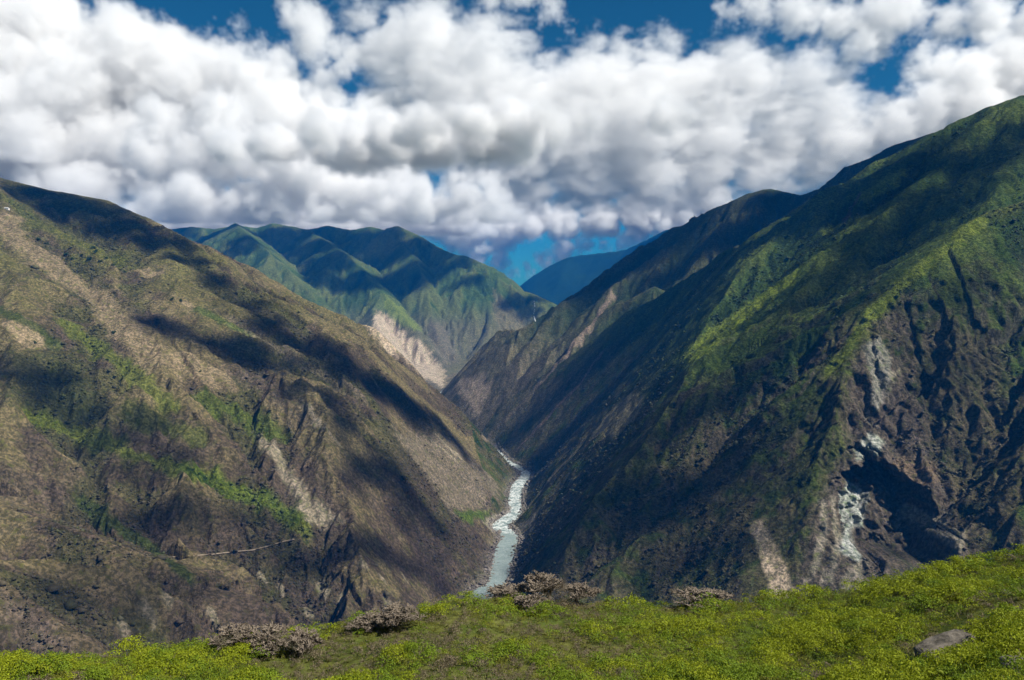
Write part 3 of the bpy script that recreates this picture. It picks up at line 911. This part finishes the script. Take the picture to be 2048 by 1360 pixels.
# boulders
N = NT('rock')
pos = N.n('ShaderNodeNewGeometry').outputs['Position']
r1 = N.noise(pos, 2.2, 7, .65)
N.bsdf(N.mix(N.rng(r1, .35, .65), (.045, .041, .034), (.15, .132, .11)), .9, N.n('ShaderNodeBump', {'Strength': 1.0, 'Distance': .12, 'Height': r1}).outputs[0], .1)
ROCKM = N.mat
import bmesh
for k, ((a, b, _, lab, lx, ly, lz), p) in enumerate(zip(ROCKS, rock_p)):
    bm_ = bmesh.new(); bmesh.ops.create_icosphere(bm_, subdivisions=4, radius=1)
    co_ = np.array([v.co[:] for v in bm_.verts])
    n3 = np.sign(co_) * np.abs(co_) ** .6
    n3 = n3 / np.abs(n3).max()
    n3 *= (1 + .13 * fbm(co_[:, 0] * 1.5 + k * 9, co_[:, 1] * 1.5 + co_[:, 2], 4, 30 + k))[:, None]
    n3[:, 2] += .12 * gnoise(co_[:, 0] * 3 + k, co_[:, 1] * 3, 55)
    for v, c_ in zip(bm_.verts, n3): v.co = (c_[0] * lx * .5, c_[1] * ly * .5, c_[2] * lz * .5)
    me = bpy.data.meshes.new('boulder'); bm_.to_mesh(me); bm_.free(); me.materials.append(ROCKM)
    o = link('boulder', me, label=lab, cat='boulder', loc=(p[0], p[1], float(fg_z(p[0], p[1])) + lz * (.30 if k < 2 else .1)))
    o.rotation_euler = ((.12, -.2, .25) if k == 0 else (0, .08, k * 1.3))

# leafless brown trees along the edge of the shoulder
def twig_tree(seed, R, H):
    g = np.random.default_rng(seed)
    wood, tw = [], []

    def grow(p, d, ln, r, lev):
        q = p + d * ln
        (wood if lev < 2 else tw).append(tube_geo(p, q, r, r * .62, 5 if lev < 2 else 3))
        if lev >= 5: return
        for _ in range((5, 4, 4, 4, 4)[lev]):
            e = d + g.normal(size=3) * (.9, .75, .7, .7, .8)[lev]
            e[2] = abs(e[2]) * .8 + .14
            e /= np.linalg.norm(e)
            grow(q, e, ln * g.uniform(.6, .95), max(.0125, r * .58), lev + 1)
    grow(np.zeros(3), np.array([0, 0, 1.0]), .22, .07, 0)
    (wv, wq), (tv, tq) = join(wood), join(tw)
    allv = np.vstack([wv, tv])
    sx_ = R / np.percentile(np.abs(allv[:, :2]), 98); sz_ = H / np.percentile(allv[:, 2], 99)
    for v in (wv, tv):
        v[:, :2] *= sx_; v[:, 2] *= sz_
    return wv, wq, tv, tq


N = NT('twigs')
N.bsdf(N.mix(N.rng(N.noise(N.n('ShaderNodeNewGeometry').outputs['Position'], 4, 4), .35, .65), (.125, .102, .078), (.22, .18, .14)), .9)
TWIG = N.mat
BARE = [(1022, 1200, 96, 30, 'leafless brown tree with low flat crown, leftmost in the clump below the river'),
        (1098, 1206, 92, 62, 'tallest rounded leafless brown tree in the clump below the river'),
        (1152, 1210, 84, 44, 'leafless brown tree with wide ragged crown, rightmost of the clump below the river'),
        (1062, 1222, 76, 34, 'small dome-shaped leafless tree in front of the brown clump'),
        (1385, 1212, 130, 32, 'broad low leafless brown tree at the edge left of the scree cone'),
        (795, 1252, 92, 46, 'leafless greyish tree standing dark against the left hillside foot'),
        (735, 1262, 80, 34, 'pale thin leafless tree leftmost of the pair left of the green knoll'),
        (470, 1300, 88, 46, 'leafless brown tree leftmost of the clump on the left edge of the shoulder'),
        (540, 1306, 110, 58, 'largest leafless brown tree with dense crown in the clump on the left edge'),
        (600, 1312, 84, 50, 'leafless brown tree above a dark hollow, rightmost of the left clump')]
for k, (px, py, wpx_, hpx, lab) in enumerate(BARE):
    p = fg_hit(px, py)
    D_ = p[1]
    wv, wq, tv, tq = twig_tree(500 + k, wpx_ * .5 * D_ / FPX, hpx * D_ / FPX * .8 + .3)
    o = link('bare_tree', None, label=lab, cat='tree', group='leafless brown trees along the shoulder', loc=(p[0], p[1], float(fg_z(p[0], p[1])) - .1))
    link('trunk', mesh_raw('trunk', wv, wq, BARK, 4), parent=o)
    link('crown', mesh_raw('crown', tv, tq, TWIG, 4), parent=o)
    cr_, ch_ = wpx_ * .5 * D_ / FPX, hpx * D_ / FPX * .8 + .3
    lv, lq, lc = shrub_geo(2600, cr_, ch_, .075, (.175, .148, .105), .25, 700 + k, 14)
    link('dry_leaves', mesh_raw('dry_leaves', lv, lq, LEAF, 4, {'tint': lc.astype(f32)}, smooth=False), parent=o)

# ------------------------------------------------------------------ things on the slopes across the canyon
def drape(P, step=6, lift=.6):
    Q = on_ground(P, step)
    Q[:, 2] += lift
    return Q


def ribbon(name, Q, width, mat, **kw):
    t = np.gradient(Q, axis=0); t /= np.linalg.norm(t, axis=1)[:, None] + 1e-9
    s = np.cross(t, [0, -.5, .85]); s /= np.linalg.norm(s, axis=1)[:, None] + 1e-9
    g = np.stack([Q - s * width * .5, Q + [0, 0, .15], Q + s * width * .5], 0)
    return link(name, mesh_grid(name, g, mat), **kw)


N = NT('path_dirt')
N.bsdf(N.mix(N.rng(N.noise(N.n('ShaderNodeNewGeometry').outputs['Position'], .3, 4), .3, .7), (.15, .12, .085), (.25, .20, .15)), .95)
Q = drape([(345, 1117), (380, 1115), (430, 1111), (470, 1106), (505, 1103), (540, 1094), (565, 1086), (595, 1080)], 3, 2.2)
ribbon('path', Q, 2.0, N.mat, kind='structure')
N = NT('falling_water')
N.bsdf((.5, .55, .58), .4)
Q = drape([(1068, 604), (1070, 618), (1067, 632), (1071, 648)], 2, 9)
ribbon('waterfall', Q, 2.4, N.mat, label='thin white waterfall dropping down the dark gully of the green mountain', cat='waterfall')

# trees one can pick out on the left hillside
def far_tree(seed, r, h):
    g = np.random.default_rng(seed)
    v, q, c = shrub_geo(90, r, h, r * .55, (.03, .062, .014), .25, seed, 6)
    return mesh_raw('crown', v, q, LEAF, 4, {'tint': c.astype(f32)}, smooth=False)


ft_ = [far_tree(900 + k, 5.5, 7.5) for k in range(3)]
tv, tq = tube_geo((0, 0, -1), (0, 0, 4.5), .45, .25, 6)
trunk_me = mesh_raw('trunk', tv, tq, BARK, 4)
for k, (px, py, s) in enumerate([(78, 482, 1.1), (92, 490, .9), (132, 512, 1.2), (146, 520, .9), (163, 512, .8), (178, 522, 1.3), (186, 498, 1), (200, 526, 1), (212, 518, .9), (190, 506, 1.1), (228, 532, .8), (250, 545, .7),
                                 (345, 600, .9), (362, 604, 1), (228, 668, 1.1), (215, 722, .8), (268, 762, .8), (400, 745, .8), (72, 688, 1), (385, 942, .9), (398, 950, .9), (410, 958, .9), (462, 972, 1), (500, 986, .7), (340, 1190, .6), (300, 1160, .6)]):
    h = hit(px, py)
    if h is None: continue
    place = ('in the row below the shaded left ridge' if k < 12 else 'beside a small tan field mid hillside' if k < 14 else
             'on the tan slope left of the dark scrub band' if k < 18 else 'above the big tan patch on the left edge' if k == 18 else 'in the green ribbon above the path' if k < 24 else 'on the dark foot of the left hillside')
    o = link('tree', None, label='small round dark green tree ' + place, cat='tree', group='dark green trees ' + place, loc=tuple(h + np.array([0, 0, -.3])))
    link('crown', ft_[k % 3], parent=o); link('trunk', trunk_me, parent=o)
    o.scale = (s * np.clip(h[1] / 1900, .45, 1),) * 3; o.rotation_euler = (0, 0, k * 1.7)

# a hut by the field high on the left
h = hit(14, 419)
N = NT('whitewash'); N.bsdf((.62, .58, .52), .9); WHITE = N.mat
N = NT('tin_roof'); N.bsdf((.42, .42, .42), .6); TIN = N.mat
hut = link('hut', None, label='tiny pale hut beside the tan field high on the left hillside', cat='hut', loc=tuple(h + np.array([0, 0, 0])))
wv = np.array([(x, y, z) for x in (-5, 5) for y in (-3, 3) for z in (-2, 3.2)]); wf = np.array([(0, 1, 3, 2), (4, 6, 7, 5), (0, 4, 5, 1), (2, 3, 7, 6)])
link('wall', mesh_raw('wall', wv, wf, WHITE, 4, smooth=False), parent=hut)
rv = np.array([(-5.6, -3.8, 2.9), (5.6, -3.8, 2.9), (5.6, 0, 5.2), (-5.6, 0, 5.2), (-5.6, 3.8, 2.9), (5.6, 3.8, 2.9)])
link('roof', mesh_raw('roof', rv, np.array([(0, 1, 2, 3), (3, 2, 5, 4)]), TIN, 4, smooth=False), parent=hut)

# scrub on the slopes: tens of thousands of small bushes, one mass per slope
def scrub(name, ownk, n_, rlo, rhi, seed, rad, dmask, pal=None, mat=None):
    g = np.random.default_rng(seed)
    w_ = ((OWN == ownk) if ownk is not None else 1.0) * dmask * (D0 > 620)
    dens = (w_ * (rr[None] * np.gradient(rr)[None])).ravel().astype(float)
    dens *= ((D0.ravel() > rlo) & (D0.ravel() < rhi)) * (700.0 / D0.ravel()) ** .8
    pk = g.choice(len(dens), n_, p=dens / dens.sum())
    base = co.reshape(-1, 3)[pk] + np.column_stack([g.normal(size=n_) * 1.5, g.normal(size=n_) * 1.5, np.zeros(n_)])
    r = g.lognormal(math.log(rad), .5, n_)
    ico = np.array([(0, 0, 1), (.9, 0, .25), (.28, .85, .3), (-.73, .53, .2), (-.73, -.53, .3), (.28, -.85, .2), (0, 0, -.4)])
    fc = [(0, k, k % 5 + 1) for k in range(1, 6)] + [(6, k % 5 + 1, k) for k in range(1, 6)]
    v = ico[None] * (1 + .35 * g.normal(size=(n_, 7, 1))) * r[:, None, None] * np.array([1, 1, .8]) + base[:, None]
    f_ = (np.array(fc)[None] + np.arange(n_)[:, None, None] * 7).reshape(-1, 3)
    tc = T.reshape(-1, 3)[pk]
    if pal is None: pal = [(.035, .055, .014), (.06, .05, .036), (.075, .10, .02), (.10, .078, .058)]
    ch = np.array(pal)[g.choice(4, n_, p=[.38, .27, .2, .15])]
    col = (ch * .3 + tc * .7) * g.uniform(.7, 1.3, (n_, 1))
    link(name, mesh_raw(name, v.reshape(-1, 3), f_, LEAF, 3, {'tint': np.repeat(col, 7, 0).astype(f32)}), kind='stuff')


veg = sstep(-.15, .35, .9 * nC + .5 * nD - .4 * GUL + .4 * nB) * sstep(.26, .14, T.max(-1)) * sstep(1.6, 1.1, SL) * (CAVE < .05)
veg = veg ** 1.3
scrub('scrub', 0, 38000, 640, 2400, 1, 1.35, veg)
scrub('scrub', 1, 30000, 900, 2300, 2, 1.35, veg)
scrub('river_stones', None, 6000, 1300, 2500, 3, 1.5, ((RD > RW * .5 - 1) & (RD < RW * .5 + 16 + 9 * nC)).astype(f32), [(.27, .24, .21), (.20, .175, .15), (.33, .30, .27), (.14, .12, .10)])
print('things', round(time.time() - T0, 1))

# ------------------------------------------------------------------ air of the valley
ZTOP = max(float(co[..., 2].max()), float(fco[..., 2].max())) + 4
HAZE = 5e-5
def box_mesh(name, lo, hi, mat):
    v = [(x, y, z) for x in (lo[0], hi[0]) for y in (lo[1], hi[1]) for z in (lo[2], hi[2])]
    f = [(0, 1, 3, 2), (4, 6, 7, 5), (0, 4, 5, 1), (2, 3, 7, 6), (0, 2, 6, 4), (1, 5, 7, 3)]
    return mesh_raw(name, v, f, mat, 4, smooth=False)
N = NT('haze')
v = N.n('ShaderNodeVolumePrincipled', {'Color': (.004, .23, .80, 1), 'Density': HAZE, 'Anisotropy': 0.0})
N.t.links.new(v.outputs[0], N.out.inputs['Volume'])
link('haze', box_mesh('haze', (-7000, -400, float(co[..., 2].min()) - 1.0 - 40), (7000, 11500, ZTOP), N.mat), kind='stuff')

# ------------------------------------------------------------------ clouds: real volumes, each a union of puffs roughened by noise
def cloud_material():
    N = NT('cloud')
    v = N.n('ShaderNodeVolumePrincipled', {'Color': (1, 1, 1, 1), 'Density': 1.0, 'Anisotropy': 0.2})
    N.t.links.new(v.outputs[0], N.out.inputs['Volume'])
    return N.mat


CLOUD_MAT = cloud_material()


def cloud(name, puffs, voxel, dens, big, amp, seed=0, fine=None, flat=None, edge=None, base=-.15, bill=1.0, stretch=1.0):
    """puffs: (n, 4) array of centre and radius in metres"""
    P = np.array(puffs, float)
    me = bpy.data.meshes.new(name)
    me.from_pydata([tuple(p[:3]) for p in P], [], [])
    at = me.attributes.new('puff', 'FLOAT', 'POINT'); at.data.foreach_set('value', P[:, 3].astype(f32))
    lo = (P[:, :3] - P[:, 3:] * 1.25).min(0); hi = (P[:, :3] + P[:, 3:] * 1.25).max(0)
    if flat is not None: lo[2] = max(lo[2], flat)
    ng = bpy.data.node_groups.new(name, 'GeometryNodeTree')
    ng.interface.new_socket('Geometry', in_out='INPUT', socket_type='NodeSocketGeometry')
    ng.interface.new_socket('Geometry', in_out='OUTPUT', socket_type='NodeSocketGeometry')
    L = ng.links.new

    def n(t, ins=None, **kw):
        nd = ng.nodes.new(t)
        for k, v in kw.items(): setattr(nd, k, v)
        for k, v in (ins or {}).items():
            if hasattr(v, 'is_linked'): L(v, nd.inputs[k])
            else: nd.inputs[k].default_value = v
        return nd

    def m(op, a, b=0.0, c=0.0, clamp=False):
        return n('ShaderNodeMath', {0: a, 1: b, 2: c}, operation=op, use_clamp=clamp).outputs[0]
    gi, go = n('NodeGroupInput'), n('NodeGroupOutput')
    pos = n('GeometryNodeInputPosition').outputs[0]
    off = n('ShaderNodeVectorMath', {0: pos, 1: (seed * 3131.0, seed * 777.0, 0)}, operation='ADD').outputs[0]
    off = n('ShaderNodeVectorMath', {0: off, 1: (1, 1, stretch)}, operation='MULTIPLY').outputs[0]
    nb = n('ShaderNodeTexNoise', {'Vector': off, 'Scale': 1.0 / big, 'Detail': 4.0, 'Roughness': .55})
    warp = n('ShaderNodeVectorMath', {0: nb.outputs['Color'], 1: (.5, .5, .5)}, operation='SUBTRACT').outputs[0]
    warp = n('ShaderNodeVectorMath', {0: warp, 3: amp * 2.0}, operation='SCALE').outputs[0]
    wp = n('ShaderNodeVectorMath', {0: pos, 1: warp}, operation='ADD').outputs[0]
    ni = n('GeometryNodeSampleNearest', {0: gi.outputs[0], 1: wp}, domain='POINT').outputs[0]
    sp = n('GeometryNodeSampleIndex', {0: gi.outputs[0]}, data_type='FLOAT_VECTOR', domain='POINT')
    L(n('GeometryNodeInputPosition').outputs[0], sp.inputs[1]); L(ni, sp.inputs['Index'])
    sr = n('GeometryNodeSampleIndex', {0: gi.outputs[0]}, data_type='FLOAT', domain='POINT')
    na = n('GeometryNodeInputNamedAttribute', {0: 'puff'}, data_type='FLOAT')
    L(na.outputs[0], sr.inputs[1]); L(ni, sr.inputs['Index'])
    d = n('ShaderNodeVectorMath', {0: wp, 1: sp.outputs[0]}, operation='DISTANCE').outputs['Value']
    sdf = m('SUBTRACT', sr.outputs[0], d)
    nf = n('ShaderNodeTexNoise', {'Vector': off, 'Scale': 1.0 / (fine or big * .35), 'Detail': 5.0, 'Roughness': .58}).outputs[0]
    nf = m('MULTIPLY', m('SUBTRACT', nf, .5), amp * 2.6)
    vo = n('ShaderNodeTexVoronoi', {'Vector': wp, 'Scale': 1.0 / (big * .4), 'Detail': 2.0, 'Roughness': .5}, feature='SMOOTH_F1').outputs['Distance']
    vo = m('MULTIPLY', m('SUBTRACT', .45, vo), amp * bill)
    n3 = n('ShaderNodeTexNoise', {'Vector': off, 'Scale': 1.0 / (big * .13), 'Detail': 4.0, 'Roughness': .62}).outputs[0]
    n3 = m('MULTIPLY', m('SUBTRACT', n3, .5), amp * 1.6)
    sdf = m('ADD', m('ADD', m('ADD', sdf, nf), vo), n3)
    if flat is not None:
        zz = n('ShaderNodeSeparateXYZ', {0: pos}).outputs[2]
        sdf = m('MINIMUM', sdf, m('ADD', m('SUBTRACT', zz, flat - amp * base), m('MULTIPLY', nf, .6)))
    den = m('MULTIPLY', m('DIVIDE', sdf, edge or voxel * 3.0, clamp=True), dens)
    vc = n('GeometryNodeVolumeCube', {'Density': den, 'Min': tuple(lo), 'Max': tuple(hi)})
    for ax, k in zip('XYZ', range(3)):
        vc.inputs['Resolution ' + ax].default_value = int(max(8, (hi[k] - lo[k]) / voxel))
    sm = n('GeometryNodeSetMaterial', {0: vc.outputs[0], 'Material': CLOUD_MAT})
    L(sm.outputs[0], go.inputs[0])
    o = link(name, me, kind='stuff')
    md = o.modifiers.new('puffs', 'NODES'); md.node_group = ng
    return o



def puffs_px(lst, Y, dep=.6, seed=0, n=11, k=.56, lean=4.5):
    """lobes given as (pixel x, pixel y, pixel radius) at the distance Y, each filled with smaller puffs"""
    rnd = random.Random(seed)
    out = []
    for px, py, r in lst:
        Yk = Y + (190 - py) * lean
        c = W(px, py, Yk); R = r * Yk / FPX
        for _ in range(n):
            while True:
                q = [rnd.uniform(-1, 1) for _ in range(3)]
                if sum(t * t for t in q) < 1: break
            out.append((c[0] + q[0] * R * .62, c[1] + q[1] * R * dep, c[2] + q[2] * R * .62, R * k * rnd.uniform(.85, 1.15)))
    return out


# the cumulus bank lying on the far mountains
bank = [(300, 430, 45), (340, 420, 60), (420, 405, 75), (520, 380, 90), (600, 360, 85), (640, 325, 50), (600, 312, 45), (690, 395, 80), (780, 405, 72), (860, 415, 62), (930, 405, 58), (960, 372, 46), (990, 415, 48), (1025, 438, 36), (900, 380, 36), (780, 360, 36),
        (440, 245, 62), (380, 262, 55), (420, 310, 75), (320, 220, 52), (500, 300, 65), (310, 300, 62), (560, 420, 60), (480, 430, 50), (650, 430, 50), (740, 440, 40), (830, 440, 36), (930, 440, 36)]
roof_ = [(300 + 46 * k, 452 - 4 * (k % 3), 46) for k in range(15)]
cloud('cloud_bank', puffs_px(bank, 7000, .8, 1, n=8, k=.64, lean=1.5) + puffs_px(roof_, 8300, 2.2, 21, n=9, k=.8, lean=0), 27, .013, 380, 130, 1, fine=120, flat=ZTOP + 3, base=.45, bill=.45)
mass = [(0, 50, 150), (110, 100, 130), (0, 190, 150), (130, 220, 150), (250, 160, 120), (350, 190, 110), (20, 320, 150), (120, 340, 120), (220, 310, 100), (450, 190, 100), (550, 210, 100), (640, 240, 90), (600, 270, 110), (730, 270, 80), (750, 330, 90), (700, 310, 100), (560, 155, 55), (-120, 100, 160), (-120, 280, 160), (655, 185, 46), (350, 120, 65), (180, 380, 80), (90, 400, 80), (330, 330, 90), (380, 400, 60), (240, 60, 60)]
mass = [(a, b, c * .9) for a, b, c in mass]
cloud('cumulus', [p for p in puffs_px([(a, b, c * .86) for a, b, c in mass], 9500, .6, 2, n=11, k=.92)], 31, .0065, 800, 300, 2, fine=230, flat=560, edge=150, bill=.12, stretch=1.2)
mid = [(760, 90, 80), (850, 100, 95), (960, 110, 95), (1020, 90, 55), (730, 40, 46), (800, 170, 80), (900, 200, 110), (1000, 240, 120), (1100, 210, 110), (1200, 190, 105), (1300, 165, 90), (1150, 290, 120), (1280, 270, 120), (1400, 190, 110), (1500, 180, 90), (1600, 195, 90), (1660, 165, 55), (1420, 290, 120), (1550, 260, 110), (1650, 270, 100), (1740, 265, 70),
       (1050, 330, 100), (950, 290, 90), (1180, 370, 85), (1300, 380, 95), (1400, 370, 85), (1250, 430, 75), (1340, 430, 65), (850, 270, 80), (1150, 440, 60), (1520, 350, 75), (1620, 340, 65), (1440, 400, 50), (1050, 400, 70), (780, 300, 60), (1180, 110, 40), (1320, 100, 40), (1250, 105, 36), (1450, 120, 46), (1560, 120, 40)]
mid = [(a, b, c * .86) for a, b, c in mid]
cloud('cloud_deck', puffs_px([(a, b, c * .86) for a, b, c in mid], 10500, .8, 3, n=11, k=.92, lean=2.0), 36, .0042, 850, 330, 3, fine=260, flat=760, edge=220, bill=.05, stretch=2.2)
right = [(1850, 240, 70), (1920, 190, 80), (2000, 150, 80), (2060, 220, 100), (1870, 130, 50), (1780, 270, 60), (1960, 240, 80), (2080, 80, 90), (1980, 30, 60), (1900, 40, 46), (1760, 50, 60), (1680, 40, 50), (1600, 30, 50), (1520, 20, 40), (1460, 25, 26), (1720, 90, 36), (1800, 20, 60), (1700, 300, 50), (1830, 165, 30), (2100, 160, 100)]
right = [(a, b, c * .85) for a, b, c in right]
cloud('cumulus', puffs_px([(a, b, c * .88) for a, b, c in right], 9800, .7, 4, n=11, k=.9), 32, .006, 560, 240, 4, fine=200, edge=140, bill=.05, stretch=1.3)
top = [(610, 50, 62), (640, 90, 50), (590, 20, 46), (680, 110, 46), (650, 130, 30), (480, 50, 22), (520, 80, 18), (1040, -10, 50), (1100, 5, 40), (980, -10, 36), (1090, 45, 18), (560, 110, 20), (1140, 50, 14)]
top = [(a, b, c * .85) for a, b, c in top]
cloud('cumulus', puffs_px(top, 9000, .7, 8, n=7, k=.68), 30, .007, 260, 130, 8, edge=120, bill=.3)
low = [(1130, 500, 34), (1090, 520, 26), (1170, 490, 26), (1060, 545, 18), (1210, 490, 18), (1000, 520, 30), (985, 535, 20), (1020, 545, 18), (960, 500, 30), (1250, 480, 26), (920, 480, 36), (880, 470, 30), (900, 462, 46), (950, 470, 44), (1010, 470, 46), (1060, 440, 50), (1120, 446, 44), (1200, 446, 52), (1280, 440, 56), (1350, 430, 52), (1420, 405, 54), (1330, 470, 30), (1270, 475, 26)]
cloud('cumulus', puffs_px(low, 12600, .7, 9, lean=0), 38, .016, 300, 120, 9, edge=110, bill=.6)
# rest of the sky, behind and beside the viewer: unseen clouds added for white fill
behind = [(-4200, 1200, 2500, 700), (-3800, 700, 2400, 600), (-4800, 2000, 2500, 700), (-3300, -2600, 2300, 700), (-2600, -3300, 2300, 600), (-200, -5200, 2500, 800), (900, -5600, 2400, 700), (3800, -4800, 2500, 700), (-5200, -600, 2400, 700), (-900, -4700, 2500, 600), (-1500, -2800, 3000, 500), (5200, -2600, 2500, 700), (6000, 4200, 2600, 800), (6600, 5200, 2600, 700)]
cloud('cloud', behind, 90, .006, 700, 220, 15, flat=1800, edge=260, bill=.4)
# clouds passing overhead, high above the frame: they lay the patches of shade on the slopes
def shade_puffs(lst, z=1350.0, seed=0):
    rnd = random.Random(seed); out = []
    for px, py, r in lst:
        h = hit(px, py)
        if h is None: continue
        c = h + SUN * ((z - h[2]) / SUN[2])
        for _ in range(6):
            out.append((c[0] + rnd.uniform(-.6, .6) * r, c[1] + rnd.uniform(-.6, .6) * r, z + rnd.uniform(-.4, .4) * r, r * .85))
    return out


left_sh = [(40, 385, 70), (110, 405, 80), (180, 425, 80), (250, 450, 80), (310, 490, 70), (370, 520, 60), (420, 560, 60), (470, 600, 60),
           (540, 640, 65), (590, 690, 65), (650, 700, 65), (700, 730, 70), (760, 780, 75), (820, 830, 75), (880, 860, 70), (940, 920, 60),
           (330, 650, 60), (380, 672, 55), (430, 690, 60), (480, 705, 55), (530, 722, 55), (580, 738, 50), (650, 790, 60), (690, 840, 60), (730, 890, 60), (770, 950, 60), (710, 950, 55), (820, 1010, 55), (860, 1050, 55), (660, 850, 45),
           (30, 740, 60), (100, 770, 60), (160, 820, 55), (230, 870, 50), (300, 900, 45), (360, 920, 45), (330, 1030, 50), (400, 1050, 50), (460, 1040, 45), (520, 1060, 40), (600, 1120, 45), (680, 1105, 50), (760, 1100, 50), (820, 1130, 50), (880, 1160, 40), (200, 1150, 45), (120, 1130, 40), (300, 1200, 45), (380, 1190, 40), (520, 1150, 40)]
cloud('cloud', shade_puffs(left_sh, 1350, 5), 30, .05, 150, 40, 5, edge=40)
right_sh = [(2030, 270, 70), (1950, 330, 80), (1870, 390, 80), (1800, 450, 80), (1720, 530, 80), (1640, 600, 70), (1560, 670, 70), (1480, 740, 60), (1400, 800, 60), (1340, 880, 60), (1250, 1040, 60), (1180, 1090, 60),
            (1420, 960, 70), (1490, 870, 50), (1400, 1090, 65), (1300, 1130, 65), (1340, 1020, 65), (1180, 1030, 60), (1480, 1000, 50), (1270, 940, 50), (1540, 900, 50), (1850, 800, 45), (1950, 560, 50), (1820, 1080, 35), (1990, 640, 40),
            (1560, 430, 120), (1480, 480, 110), (1400, 540, 110), (1330, 560, 80), (1640, 410, 120), (1740, 320, 120), (1270, 660, 80), (1200, 760, 60)]
cloud('cloud', shade_puffs(right_sh, 1450, 6), 36, .045, 170, 48, 6, edge=50)

far_sh = [(360, 462, 120), (480, 500, 90), (530, 480, 120), (590, 470, 140), (660, 475, 140), (730, 480, 140), (640, 560, 90), (720, 560, 110), (830, 540, 130), (870, 500, 120), (820, 580, 90), (940, 560, 70), (430, 470, 130), (500, 478, 90), (570, 495, 120), (620, 500, 140), (700, 505, 140), (650, 530, 120), (760, 525, 130), (800, 500, 140), (850, 520, 130), (790, 560, 110), (760, 480, 120), (900, 530, 90), (1040, 600, 90), (1060, 620, 80)]
far_sh = [(a, b, c * 1.25) for a, b, c in far_sh]
cloud('cumulus', shade_puffs(far_sh, 930, 11), 40, .03, 240, 70, 11, edge=70)
ridge_sh = [(1150, 540, 200), (1250, 520, 200), (1100, 570, 200), (1320, 480, 180), (1200, 560, 200), (1060, 575, 180)]
cloud('cloud_deck', shade_puffs(ridge_sh, 1500, 12), 60, .02, 300, 100, 12, edge=120)

sc.cycles.max_bounces = 12
sc.cycles.diffuse_bounces = 2
sc.cycles.volume_bounces = 7
sc.cycles.volume_step_rate = 1.6
sc.cycles.volume_max_steps = 256
print('ZTOP', ZTOP)
print('script', round(time.time() - T0, 1))
